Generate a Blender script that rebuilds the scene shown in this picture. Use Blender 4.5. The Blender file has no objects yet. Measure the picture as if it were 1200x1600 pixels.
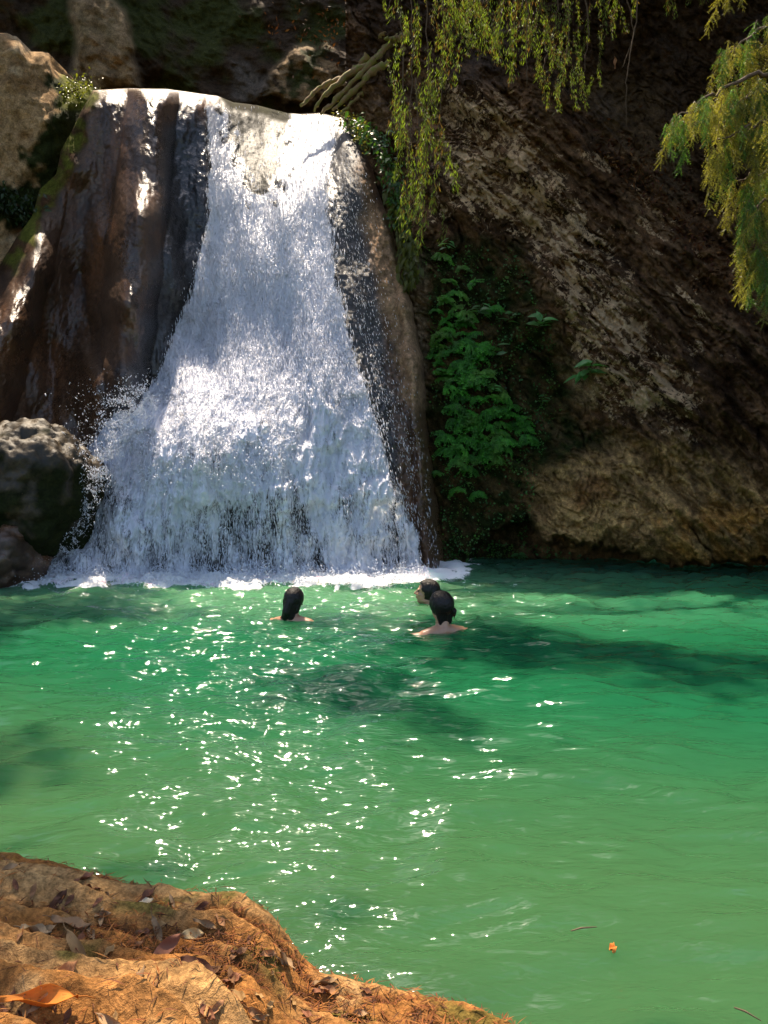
import bpy, math, random
import numpy as np
from mathutils import Vector, Matrix

random.seed(7)
RNG = np.random.default_rng(11)
sc = bpy.context.scene
COL = sc.collection

# ------------------------------------------------------------------ camera
F = 1155.0                      # focal length in photo pixels (1200 x 1600)
CAM_H = 1.5
PITCH = math.atan(73.0 / F)     # looking slightly down
cam_data = bpy.data.cameras.new('camera')
cam_data.sensor_fit = 'VERTICAL'
cam_data.sensor_height = 36.0
cam_data.sensor_width = 27.0
cam_data.lens = F / 1600.0 * 36.0
cam_data.clip_start = 0.05
cam_data.clip_end = 2000.0
cam = bpy.data.objects.new('camera', cam_data)
cam.location = (0, 0, CAM_H)
cam.rotation_euler = (math.pi / 2 - PITCH, 0, 0)
COL.objects.link(cam)
sc.camera = cam

# ------------------------------------------------------------------ light
SUN_EL, SUN_AZ = math.radians(69), math.radians(13)      # azimuth left of straight ahead
SUN = np.array([-math.cos(SUN_EL) * math.sin(SUN_AZ), math.cos(SUN_EL) * math.cos(SUN_AZ), math.sin(SUN_EL)])
world = bpy.data.worlds.new('World')
sc.world = world
world.use_nodes = True
wn = world.node_tree.nodes
sky = wn.new('ShaderNodeTexSky')
sky.sky_type = 'NISHITA'
sky.sun_disc = False
sky.sun_elevation = SUN_EL
sky.sun_rotation = -SUN_AZ
sky.dust_density = 2.0
sky.ozone_density = 1.0
world.node_tree.links.new(sky.outputs[0], wn['Background'].inputs[0])
wn['Background'].inputs[1].default_value = 0.15
sun_data = bpy.data.lights.new('sun', 'SUN')
sun_data.energy = 5.0
sun_data.angle = math.radians(0.53)
sun_data.color = (1.0, 0.85, 0.66)
sun = bpy.data.objects.new('sun', sun_data)
sun.rotation_euler = Vector(-SUN).to_track_quat('-Z', 'Y').to_euler()
sun.location = (-4, 8, 20)
COL.objects.link(sun)

sc.view_settings.view_transform = 'Standard'
sc.view_settings.look = 'None'
sc.view_settings.gamma = 1.0
sc.view_settings.use_curve_mapping = False
sc.view_settings.exposure = 1.15
sc.render.engine = 'CYCLES'
sc.cycles.max_bounces = 8
sc.cycles.diffuse_bounces = 3
sc.cycles.glossy_bounces = 3
sc.cycles.transmission_bounces = 4
sc.cycles.transparent_max_bounces = 24
sc.cycles.caustics_reflective = False
sc.cycles.caustics_refractive = False
sc.cycles.sample_clamp_indirect = 6.0
sc.cycles.use_denoising = True
sc.cycles.denoiser = 'OPENIMAGEDENOISE'

# ------------------------------------------------------------------ projection helpers
CP, SP = math.cos(PITCH), math.sin(PITCH)


def rays(px, py):
    px = np.asarray(px, float); py = np.asarray(py, float)
    xc = (px - 600.0) / F; yc = -(py - 800.0) / F
    return np.stack([xc + 0 * yc, CP + yc * SP + 0 * xc, -SP + yc * CP + 0 * xc], -1)


def P(px, py, d):
    """world point seen at photo pixel (px,py) at distance d along world Y"""
    r = rays(px, py)
    w = r * (np.asarray(d, float) / r[..., 1])[..., None]
    w[..., 2] += CAM_H
    return w


def PZ(px, py, z=0.0):
    r = rays(px, py)
    t = (np.asarray(z, float) - CAM_H) / r[..., 2]
    w = r * t[..., None]
    w[..., 2] += CAM_H
    return w


def project(w):
    w = np.asarray(w, float)
    q = w - np.array([0, 0, CAM_H])
    f = q[..., 1] * CP - q[..., 2] * SP
    u = q[..., 1] * SP + q[..., 2] * CP
    return 600 + F * q[..., 0] / f, 800 - F * u / f


# ------------------------------------------------------------------ numeric helpers
_perm = np.arange(256); np.random.default_rng(3).shuffle(_perm)
_perm = np.concatenate([_perm, _perm, _perm]).astype(np.int32)
_g = np.random.default_rng(4).normal(size=(256, 3)); _g /= np.linalg.norm(_g, axis=1)[:, None]
_g0, _g1, _g2 = [np.ascontiguousarray(_g[:, i], np.float32) for i in range(3)]


def pn(x, y, z=0.0):
    """gradient noise, about -0.7..0.7"""
    x, y, z = np.broadcast_arrays(np.asarray(x, np.float32), np.asarray(y, np.float32), np.asarray(z, np.float32))
    xi = np.floor(x).astype(np.int32); yi = np.floor(y).astype(np.int32); zi = np.floor(z).astype(np.int32)
    xf = x - xi; yf = y - yi; zf = z - zi
    u = xf ** 3 * (xf * (xf * 6 - 15) + 10); v = yf ** 3 * (yf * (yf * 6 - 15) + 10); w = zf ** 3 * (zf * (zf * 6 - 15) + 10)
    xi &= 255; yi &= 255; zi &= 255
    out = 0
    for a in (0, 1):
        for b in (0, 1):
            for c in (0, 1):
                i = _perm[_perm[_perm[xi + a] + yi + b] + zi + c] & 255
                dd = _g0[i] * (xf - a) + _g1[i] * (yf - b) + _g2[i] * (zf - c)
                out = out + dd * (u if a else 1 - u) * (v if b else 1 - v) * (w if c else 1 - w)
    return out


def fbm(x, y, z=0.0, octv=4, gain=0.5, lac=2.03):
    a = 1.0; s = 0; f = 1.0
    for i in range(octv):
        s = s + a * pn(np.asarray(x) * f + 17.3 * i, np.asarray(y) * f - 9.1 * i, np.asarray(z) * f + 3.7 * i)
        a *= gain; f *= lac
    return s


def ridged(x, y, z=0.0, octv=4, gain=0.5):
    a = 1.0; s = 0; f = 1.0
    for i in range(octv):
        s = s + a * (1 - 2.2 * np.abs(pn(np.asarray(x) * f + 7.3 * i, np.asarray(y) * f - 5.1 * i, np.asarray(z) * f + 1.7 * i)))
        a *= gain; f *= 2.1
    return s


def sstep(a, b, x):
    t = np.clip((np.asarray(x, float) - a) / (b - a), 0, 1)
    return t * t * (3 - 2 * t)


class TPS:
    def __init__(self, pts, lam=0.002):
        p = np.array(pts, float)
        self.xy = p[:, :2] / 400.0
        n = len(p)
        K = self.k(self.xy[:, None, :] - self.xy[None]) + lam * np.eye(n)
        A = np.zeros((n + 3, n + 3)); A[:n, :n] = K
        A[:n, n] = 1; A[:n, n + 1:] = self.xy; A[n, :n] = 1; A[n + 1:, :n] = self.xy.T
        b = np.zeros(n + 3); b[:n] = p[:, 2]
        self.w = np.linalg.solve(A, b)

    @staticmethod
    def k(d):
        r2 = (d ** 2).sum(-1)
        return 0.5 * r2 * np.log(r2 + 1e-9)

    def __call__(self, px, py):
        px, py = np.broadcast_arrays(np.asarray(px, float), np.asarray(py, float))
        a = px / 400.0; b = py / 400.0
        n = len(self.xy)
        out = self.w[n] + a * self.w[n + 1] + b * self.w[n + 2]
        for i in range(n):
            r2 = ((a - self.xy[i, 0]) ** 2 + (b - self.xy[i, 1]) ** 2 + 1e-9).astype(np.float32)
            out = out + (0.5 * self.w[i]) * r2 * np.log(r2)
        return out


def poly_sd(px, py, poly):
    """signed distance in pixels, positive inside"""
    px, py = np.broadcast_arrays(np.asarray(px, float), np.asarray(py, float))
    P0 = np.array(poly, float); best = np.full(px.shape, 1e9); ins = np.zeros(px.shape, bool)
    for i in range(len(P0)):
        a = P0[i]; b = P0[(i + 1) % len(P0)]
        e = b - a; t = np.clip(((px - a[0]) * e[0] + (py - a[1]) * e[1]) / (e @ e), 0, 1)
        best = np.minimum(best, np.hypot(px - a[0] - t * e[0], py - a[1] - t * e[1]))
        c = ((a[1] > py) != (b[1] > py))
        with np.errstate(divide='ignore', invalid='ignore'):
            xx = (b[0] - a[0]) * (py - a[1]) / (b[1] - a[1]) + a[0]
        ins ^= c & (px < xx)
    return np.where(ins, best, -best)


def blot(px, py, poly, soft=10, rough=12, scale=0.03, seed=0.0):
    n = fbm(px * scale, py * scale, seed, 4)
    return sstep(-soft, soft, poly_sd(px, py, poly) + rough * 2 * n)


def lerp3(a, b, m):
    return a + (np.asarray(b, float) - a) * m[..., None]


# ------------------------------------------------------------------ mesh helpers
def np_mesh(name, V, Fc, attrs=None, smooth=True, uv=None):
    V = np.asarray(V, np.float32).reshape(-1, 3); Fc = np.asarray(Fc, np.int32)
    n, k = Fc.shape
    me = bpy.data.meshes.new(name)
    me.vertices.add(len(V)); me.vertices.foreach_set('co', V.ravel())
    me.loops.add(n * k); me.loops.foreach_set('vertex_index', Fc.ravel())
    me.polygons.add(n)
    me.polygons.foreach_set('loop_start', np.arange(0, n * k, k, dtype=np.int32))
    if smooth:
        me.polygons.foreach_set('use_smooth', np.ones(n, bool))
    me.update(calc_edges=True)
    for an, av in (attrs or {}).items():
        av = np.asarray(av, np.float32)
        if av.ndim > 1 and av.shape[-1] == 3 and av.size == len(V) * 3:
            av = np.concatenate([av.reshape(-1, 3), np.ones((len(V), 1), np.float32)], 1)
            at = me.attributes.new(an, 'FLOAT_COLOR', 'POINT'); at.data.foreach_set('color', av.ravel())
        else:
            at = me.attributes.new(an, 'FLOAT', 'POINT'); at.data.foreach_set('value', av.ravel())
    if uv is not None:
        ul = me.uv_layers.new(name='UVMap')
        ul.data.foreach_set('uv', np.asarray(uv, np.float32).reshape(-1, 2)[Fc.ravel()].ravel())
    me.validate()
    return me


def grid_faces(ny, nx):
    i = np.arange(ny * nx).reshape(ny, nx)
    return np.stack([i[:-1, :-1], i[1:, :-1], i[1:, 1:], i[:-1, 1:]], -1).reshape(-1, 4)


def obj(name, me, mat=None, parent=None, loc=None):
    o = bpy.data.objects.new(name, me)
    COL.objects.link(o)
    if mat is not None and me is not None and not me.materials:
        me.materials.append(mat)
    if parent is not None:
        o.parent = parent
    if loc is not None:
        o.location = loc
    return o


def empty(name, loc, label, cat, group=None):
    o = bpy.data.objects.new(name, None)
    COL.objects.link(o); o.location = loc
    tag(o, label, cat, group)
    return o


def tag(o, label=None, cat=None, group=None, kind=None):
    if label: o['label'] = label
    if cat: o['category'] = cat
    if group: o['group'] = group
    if kind: o['kind'] = kind
    return o


# ------------------------------------------------------------------ materials
def new_mat(name):
    m = bpy.data.materials.new(name); m.use_nodes = True
    nt = m.node_tree
    return m, nt, nt.nodes, nt.links, nt.nodes['Principled BSDF']


def node(nt, t, **kw):
    n = nt.nodes.new(t)
    for k, v in kw.items():
        if k in n.inputs.keys() if isinstance(k, str) else False:
            n.inputs[k].default_value = v
        else:
            setattr(n, k, v)
    return n


def tex_noise(nt, scale, detail=4, rough=0.55, vec=None, dist=0.0):
    n = nt.nodes.new('ShaderNodeTexNoise')
    n.inputs['Scale'].default_value = scale; n.inputs['Detail'].default_value = detail
    n.inputs['Roughness'].default_value = rough; n.inputs['Distortion'].default_value = dist
    if vec is not None: nt.links.new(vec, n.inputs['Vector'])
    return n


def maprange(nt, val, a, b, c, d):
    n = nt.nodes.new('ShaderNodeMapRange')
    nt.links.new(val, n.inputs[0])
    for i, v in zip((1, 2, 3, 4), (a, b, c, d)): n.inputs[i].default_value = v
    return n.outputs[0]


def mixcol(nt, a, b, fac, blend='MIX'):
    n = nt.nodes.new('ShaderNodeMix'); n.data_type = 'RGBA'; n.blend_type = blend
    for s, v in ((0, fac), (6, a), (7, b)):
        if isinstance(v, (int, float)): n.inputs[s].default_value = v
        elif isinstance(v, tuple): n.inputs[s].default_value = (*v, 1)
        else: nt.links.new(v, n.inputs[s])
    return n.outputs[2]


def math_n(nt, op, a, b=None):
    n = nt.nodes.new('ShaderNodeMath'); n.operation = op
    for s, v in ((0, a), (1, b)):
        if v is None: continue
        if isinstance(v, (int, float)): n.inputs[s].default_value = v
        else: nt.links.new(v, n.inputs[s])
    return n.outputs[0]


def attr(nt, name, out='Color'):
    n = nt.nodes.new('ShaderNodeAttribute'); n.attribute_name = name
    return n.outputs[out]


def rock_material(name, bump_scale=1.0, fine=38.0, spec=0.5, bump=1.0):
    m, nt, N, L, bs = new_mat(name)
    pos = nt.nodes.new('ShaderNodeNewGeometry').outputs['Position']
    col = attr(nt, 'col'); wet = attr(nt, 'wet', 'Fac')
    n1 = tex_noise(nt, 9 * bump_scale, 6, 0.65, pos, 0.4)
    n2 = tex_noise(nt, fine * bump_scale, 5, 0.7, pos)
    v1 = maprange(nt, n1.outputs[0], 0.3, 0.7, 0.55, 1.4)
    v2 = maprange(nt, n2.outputs[0], 0.3, 0.7, 0.5, 1.5)
    vm = math_n(nt, 'MULTIPLY', v1, v2)
    vc = nt.nodes.new('ShaderNodeCombineColor')
    for i in range(3): L.new(vm, vc.inputs[i])
    c = mixcol(nt, col, vc.outputs[0], 1.0, 'MULTIPLY')
    mp = nt.nodes.new('ShaderNodeMapping'); mp.inputs['Rotation'].default_value = (0, math.radians(44), 0); L.new(pos, mp.inputs[0])
    mp2 = nt.nodes.new('ShaderNodeMapping'); mp2.inputs['Scale'].default_value = (0.35, 1, 1.0); L.new(mp.outputs[0], mp2.inputs[0])
    ln = tex_noise(nt, 13.0, 8, 0.7, mp2.outputs[0], 0.5)
    lt = math_n(nt, 'ADD', ln.outputs[0], math_n(nt, 'MULTIPLY', attr(nt, 'lich', 'Fac'), 0.34))
    lm = maprange(nt, lt, 0.70, 0.755, 0.0, 1.0)
    lcol = mixcol(nt, (0.56, 0.38, 0.21), vc.outputs[0], 0.55, 'MULTIPLY')
    c = mixcol(nt, c, lcol, lm)
    L.new(c, bs.inputs['Base Color'])
    L.new(maprange(nt, wet, 0.1, 0.8, 0.08, spec), bs.inputs['Specular IOR Level'])
    r = maprange(nt, wet, 0, 1, 0.9, 0.2)
    r2 = math_n(nt, 'ADD', r, maprange(nt, n2.outputs[0], 0.3, 0.7, -0.06, 0.08))
    L.new(r2, bs.inputs['Roughness'])
    h = math_n(nt, 'ADD', math_n(nt, 'MULTIPLY', n1.outputs[0], 1.0), math_n(nt, 'MULTIPLY', n2.outputs[0], 0.4))
    b = nt.nodes.new('ShaderNodeBump'); b.inputs['Strength'].default_value = bump; b.inputs['Distance'].default_value = 0.06 / bump_scale
    L.new(h, b.inputs['Height']); L.new(b.outputs[0], bs.inputs['Normal'])
    return m


def leaf_material(name, base, var=0.35, trans=0.45, rough=0.5, use_attr=False, tip=None):
    m, nt, N, L, bs = new_mat(name)
    oi = nt.nodes.new('ShaderNodeObjectInfo')
    pos = nt.nodes.new('ShaderNodeNewGeometry').outputs['Position']
    n1 = tex_noise(nt, 5.0, 3, 0.6, pos)
    k = maprange(nt, n1.outputs[0], 0.3, 0.7, 1 - var, 1 + var)
    k2 = math_n(nt, 'MULTIPLY', k, maprange(nt, oi.outputs['Random'], 0, 1, 0.75, 1.25))
    cc = nt.nodes.new('ShaderNodeCombineColor')
    for i in range(3): L.new(k2, cc.inputs[i])
    src = attr(nt, 'col') if use_attr else tuple(base)
    if tip is not None:
        n3 = tex_noise(nt, 2.2, 2, 0.5, pos)
        src = mixcol(nt, src, tuple(tip), maprange(nt, n3.outputs[0], 0.48, 0.62, 0, 1))
    c = mixcol(nt, src, cc.outputs[0], 1.0, 'MULTIPLY')
    L.new(c, bs.inputs['Base Color']); bs.inputs['Roughness'].default_value = rough
    tr = nt.nodes.new('ShaderNodeBsdfTranslucent')
    c2 = mixcol(nt, c, (1.5, 1.5, 0.7), 1.0, 'MULTIPLY')
    L.new(c2, tr.inputs[0])
    ms = nt.nodes.new('ShaderNodeMixShader'); ms.inputs[0].default_value = trans
    L.new(bs.outputs[0], ms.inputs[1]); L.new(tr.outputs[0], ms.inputs[2])
    L.new(ms.outputs[0], nt.nodes['Material Output'].inputs[0])
    return m


MAT = {}
MAT['rock'] = rock_material('limestone')
MAT['wetrock'] = rock_material('wet_travertine', 1.0, 30.0, 0.6, 0.35)
MAT['shore'] = rock_material('shore_limestone', 3.2, 26.0)

# =================================================================== SETTING
# ------------------------------------------------------------------ rock under the waterfall
FALL_D = TPS([
    # x, y, depth
    (430, 178, 14.6), (500, 178, 14.5), (552, 190, 13.5), (430, 260, 13.1), (500, 260, 13.0), (400, 400, 11.9), (490, 420, 11.75),
    (390, 600, 10.85), (480, 600, 10.85), (280, 660, 10.15), (250, 720, 9.95), (240, 800, 9.9), (420, 720, 10.15), (400, 800, 10.05), (520, 700, 10.4),
    (560, 600, 10.75), (600, 760, 10.4), (300, 905, 9.95), (450, 905, 9.98), (120, 905, 9.9), (600, 905, 10.1), (690, 905, 10.6),
    (250, 145, 12.75), (170, 145, 12.6), (330, 160, 13.3), (250, 200, 12.45), (160, 200, 12.4), (200, 280, 12.0), (215, 380, 11.35), (200, 480, 11.0), (190, 590, 10.6), (185, 700, 10.6), (150, 300, 12.3),
    (125, 430, 12.35), (118, 520, 12.0), (105, 600, 11.55), (80, 680, 11.2), (55, 420, 11.55), (30, 520, 11.0), (-20, 620, 10.6), (0, 420, 12.0), (90, 260, 12.6),
    (300, 260, 12.5), (290, 380, 12.15), (262, 500, 11.7), (222, 600, 11.25), (340, 260, 12.75),
    (580, 330, 12.2), (610, 420, 11.6), (635, 520, 11.25), (650, 640, 10.95), (665, 780, 10.75), (560, 450, 11.5), (545, 300, 12.3), (575, 230, 12.6),
    (-150, 600, 10.0), (-150, 905, 9.4), (0, 905, 9.8), (-400, 500, 8.6), (-400, 905, 8.0), (-400, 200, 9.4), (-150, 300, 11.2),
])


def fall_top(px):
    return np.interp(px, [-420, -150, 0, 25, 50, 62, 88, 95, 112, 128, 145, 200, 260, 340, 365, 400, 450, 470, 500, 540, 560, 700],
                     [60, 200, 415, 372, 338, 296, 272, 236, 205, 172, 141, 138, 139, 150, 160, 164, 177, 178, 176, 186, 200, 260])


def fall_right(v):
    return np.interp(v, [0, .08, .2, .34, .46, .62, .78, 1.0], [548, 582, 612, 642, 661, 669, 686, 700]) + 9 * fbm(np.asarray(v) * 9, 0 * np.asarray(v), 5.0, 4)


def fall_depth(px, py, detail=True):
    d = FALL_D(px, py)
    if detail:
        X = (px - 600) * 0.01; Z = -py * 0.01
        for bx, by, sg, am in ((218, 330, 30, .36), (122, 262, 24, .34), (135, 615, 34, .40), (60, 600, 26, .2), (250, 420, 40, .2), (35, 480, 40, .25)):
            d = d - am * np.exp(-(((px - bx) / sg) ** 2 + ((py - by) / (1.3 * sg)) ** 2))
        for spine, hw, am in (([(238, 165), (222, 300), (205, 450), (196, 640)], [40, 46, 46, 34], [.5, .6, .75, .5]), ([(85, 260), (55, 380), (10, 500), (-40, 660)], [26, 40, 55, 60], [.0, .4, .6, .5]), ([(605, 330), (640, 450), (655, 640), (672, 900)], [18, 20, 16, 14], [.1, .28, .3, .2])):
            sp = np.array(spine, float)
            cx = np.interp(py, sp[:, 1], sp[:, 0]) + 10 * fbm(py * 0.012, 0 * py, 4.0, 2); w_ = np.interp(py, sp[:, 1], hw); a_ = np.interp(py, sp[:, 1], am) * (sstep(690, 590, py) if hw[0] == 40 else 1)
            d = d - a_ * np.clip(1 - ((px - cx) / w_) ** 2, 0, 1) ** 0.8
        flow = fbm(X * 1.6 + 0.25 * Z, Z * 0.45, 2.0, 2)         # flowstone: long vertical folds
        d = d + 0.40 * flow * (0.7 + 0.3 * sstep(330, 280, px)) + 0.07 * fbm(X * 4, Z * 2.0, 5.0, 3) + (0.022 + 0.035 * sstep(520, 600, px)) * fbm(X * 16, Z * 11, 1.0, 4)
    return d


def build_fall_rock():
    ny, nx = 470, 560
    v = np.linspace(0, 1, ny)[:, None] ** 1.05; u = np.linspace(0, 1, nx)[None]
    u = np.where(u < 0.12, u / 0.12 * 0.25, 0.25 + (u - 0.12) / 0.88 * 0.75)
    xr = fall_right(v)
    px = -420 + u * (xr + 420)
    top = fall_top(px)
    py = top + v * (930 - top)
    d = fall_depth(px, py)
    # round the lip and the right bank
    s = np.clip((py - top) / 26.0, 0, 1); lipw = sstep(110, 150, px) * 0.5 + 0.05
    d = d + lipw * (1 - np.sqrt(np.clip(1 - (1 - s) ** 2, 0, 1)))
    s = np.clip((xr - px) / 40.0, 0, 1)
    d = d + 0.8 * (1 - np.sqrt(np.clip(1 - (1 - s) ** 2, 0, 1)))
    W = P(px, py, d)
    # stone colours, plus sunlight painted along the ledge edge
    c = np.zeros(px.shape + (3,)) + np.array([0.075, 0.037, 0.018])
    n = fbm(px * 0.02 + 0.1, py * 0.006, 3.0, 5)
    c = lerp3(c, [0.13, 0.055, 0.022], sstep(0.0, 0.5, n))
    c = lerp3(c, [0.03, 0.017, 0.011], sstep(0.1, 0.6, fbm(px * 0.05, py * 0.02, 8.0, 4)))
    streak = fbm(px * 0.045 + 1.5 * fbm(px * .01, py * .006, 3., 2), py * 0.004, 21.0, 4)
    c = lerp3(c, [0.018, 0.011, 0.008], sstep(0.05, 0.45, streak) * 0.4)
    c = lerp3(c, [0.19, 0.10, 0.055], sstep(0.1, 0.5, -streak) * 0.2)
    bank = blot(px, py, [(250, 190), (335, 190), (330, 400), (235, 640), (150, 640), (205, 560), (255, 380)], 18, 8)
    c = lerp3(c, [0.030, 0.029, 0.032], bank)
    under = blot(px, py, [(320, 170), (560, 180), (640, 900), (60, 910), (180, 620), (320, 400)], 10, 4)
    c = lerp3(c, [0.05, 0.046, 0.047], under)
    tan = blot(px, py, [(560, 250), (600, 330), (650, 440), (672, 650), (640, 640), (600, 480), (570, 360)], 14, 8)
    c = lerp3(c, [0.30, 0.185, 0.105], tan * 0.9)
    tan2 = blot(px, py, [(640, 640), (672, 640), (690, 760), (700, 900), (680, 900), (660, 760)], 10, 6)
    c = lerp3(c, [0.12, 0.07, 0.035], tan2)
    moss = blot(px, py, [(600, 300), (625, 300), (650, 440), (632, 450)], 10, 8) + blot(px, py, [(340, 145), (380, 152), (450, 172), (455, 190), (400, 180), (360, 170)], 6, 5) + blot(px, py, [(90, 220), (140, 135), (150, 150), (110, 270), (60, 350), (30, 420), (0, 430), (0, 380)], 12, 8)
    c = lerp3(c, [0.10, 0.11, 0.015], np.clip(moss, 0, 1) * 0.85 * sstep(-0.15, 0.15, fbm(px * 0.03, py * 0.03, 77.0, 4)))
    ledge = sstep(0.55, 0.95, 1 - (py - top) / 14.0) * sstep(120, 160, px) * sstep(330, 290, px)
    c = lerp3(c, [0.24, 0.17, 0.11], ledge * 0.7)  # sun-struck top edge, put in as a lighter colour
    wet = np.clip(0.78 + 0.5 * fbm(px * 0.015, py * 0.006, 12.0, 3) + 0.3 * bank + 0.3 * under - 0.5 * tan - 0.9 * moss, 0, 1)
    gp = blot(px, py, [(335, 130), (470, 140), (452, 210), (425, 300), (395, 310), (355, 210)], 10, 6)
    c = lerp3(c, [0.022, 0.021, 0.010], gp * 0.9); wet = wet * (1 - 0.5 * gp)
    wet = wet * (1 - 0.55 * sstep(500, 560, px) * sstep(700, 420, py))
    # back skirt over the lip (bed of the stream) and behind the right bank
    rows = []
    for k, (dy, dz) in enumerate(((4.0, -0.15), (1.6, -0.02), (0.5, 0.0))):
        r = W[0].copy(); r[:, 1] += dy; r[:, 2] += dz; rows.append(r)
    W = np.concatenate([np.stack(rows), W], 0)
    c = np.concatenate([np.repeat(c[:1], 3, 0), c], 0); wet = np.concatenate([np.repeat(wet[:1], 3, 0), wet], 0)
    ext = []
    for dy in (0.5, 1.6, 3.2):
        r = W[:, -1].copy(); r[:, 1] += dy; r[:, 0] += 0.05 * dy; ext.append(r)
    W = np.concatenate([W, np.stack(ext, 1)], 1)
    c = np.concatenate([c, np.repeat(c[:, -1:], 3, 1)], 1); wet = np.concatenate([wet, np.repeat(wet[:, -1:], 3, 1)], 1)
    me = np_mesh('fall_rock', W, grid_faces(*W.shape[:2]), {'col': c, 'wet': wet})
    o = obj('waterfall_cliff', me, MAT['wetrock'])
    tag(o, 'dark wet brown flowstone cliff that the waterfall runs down', kind='structure')


build_fall_rock()

# ------------------------------------------------------------------ right cliff
RIGHT_D = TPS([
    (540, -500, 15.5), (800, -500, 15.0), (1100, -500, 14.0), (1500, -500, 11.0),
    (540, 60, 14.2), (560, 300, 13.6), (600, 500, 12.6), (600, 900, 11.9),
    (640, 100, 13.6), (640, 300, 12.9), (650, 450, 12.0),
    (660, 620, 11.5), (690, 760, 11.3), (700, 895, 11.15), (620, -100, 14.6), (760, -100, 14.3), (1000, -100, 14.0), (1200, -100, 12.8),
    (760, 430, 11.9), (750, 600, 11.5), (720, 700, 11.4), (760, 800, 11.4), (850, 690, 11.35), (930, 665, 11.2), (820, 560, 11.5),
    (800, 380, 11.65), (870, 500, 11.15), (935, 610, 10.95), (880, 590, 11.5),
    (740, 150, 12.7), (720, 260, 12.5), (780, 320, 12.0), (830, 250, 12.15), (900, 400, 11.5), (1000, 600, 10.85), (1050, 500, 11.15), (1100, 350, 11.8), (960, 300, 12.15), (1000, 430, 11.45),
    (1000, 260, 12.5), (900, 180, 12.75), (1100, 330, 12.1),
    (1000, 150, 13.4), (1100, 150, 12.9), (1180, 300, 11.9), (900, 80, 13.5), (800, 60, 13.6),
    (1200, 600, 10.4), (1130, 680, 10.6), (1060, 680, 10.75), (990, 690, 10.85), (960, 720, 10.7),
    (830, 790, 10.95), (850, 830, 10.85), (900, 770, 10.75), (1000, 760, 10.55), (1000, 850, 10.35), (1100, 800, 10.3), (1090, 860, 10.15), (1180, 830, 10.05), (1200, 760, 10.15), (930, 850, 10.6),
    (840, 880, 11.2), (950, 890, 11.3), (1050, 895, 11.1), (1150, 895, 10.8),
    (1300, 895, 9.8), (1300, 300, 10.9), (1500, 895, 8.3), (1500, 500, 8.8), (1500, 100, 9.6), (1700, 895, 6.5), (1700, 300, 7.5), (1700, -400, 9),
], 0.0008)


def crack(X, Z):
    a = X * 0.72 - Z * 0.70; b = X * 0.70 + Z * 0.72
    w = 0.5 * fbm(X * 1.3, Z * 1.3, 3.0, 4)
    k = np.abs(pn(a * 1.5 + w, b * 0.30 + 0.3 * w, 8.0))
    return sstep(0.035, 0.0, k) * sstep(-0.05, 0.25, fbm(X * 0.9, Z * 0.9, 44.0, 3))


def right_depth(px, py, detail=True):
    d = RIGHT_D(px, py)
    if detail:
        X = px * 0.01; Z = py * 0.01
        a = X * 0.72 - Z * 0.70; b = X * 0.70 + Z * 0.72       # b runs down the strike of the beds
        strat = ridged(a * 1.7, b * 0.42, 2.2, 4, 0.55)
        region = sstep(0, 120, poly_sd(px, py, [(690, 60), (1000, 230), (1500, 300), (1500, 900), (1100, 900), (950, 680), (880, 560), (790, 380), (690, 330)]) + 60)
        d = d - (0.33 * region + 0.08) * (strat - 0.9)
        d = d + 0.20 * fbm(X * 0.9, Z * 0.9, 6.0, 4) + 0.16 * fbm(X * 3.1, Z * 3.1, 1.0, 4) + 0.07 * fbm(a * 12, b * 6, 4.0, 4)
        nn = fbm(a * 1.7 + 0.2 * fbm(X * 4, Z * 4, 2.0, 2), b * 0.9, 91.0, 4)
        d = d + 0.5 * (np.floor(nn * 6) / 6 - nn) + 0.03
        n3 = fbm(a * 5.0, b * 3.2, 95.0, 3)
        d = d + 0.12 * (np.floor(n3 * 5) / 5 - n3)
        d = d + 0.14 * crack(X, Z)
        # broken lip below the big slab, ledge with litter
        lip = poly_sd(px + 10 * fbm(X * 3, Z * 3, 9.0, 3), py + 22 * fbm(X * 4, Z * 4, 7.0, 3), [(820, 800), (850, 838), (960, 855), (1050, 880), (1200, 872), (1500, 872), (1500, 1000), (700, 1000), (740, 850)])
        d = d + 0.75 * sstep(-2, 9, lip)
    return d


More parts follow.
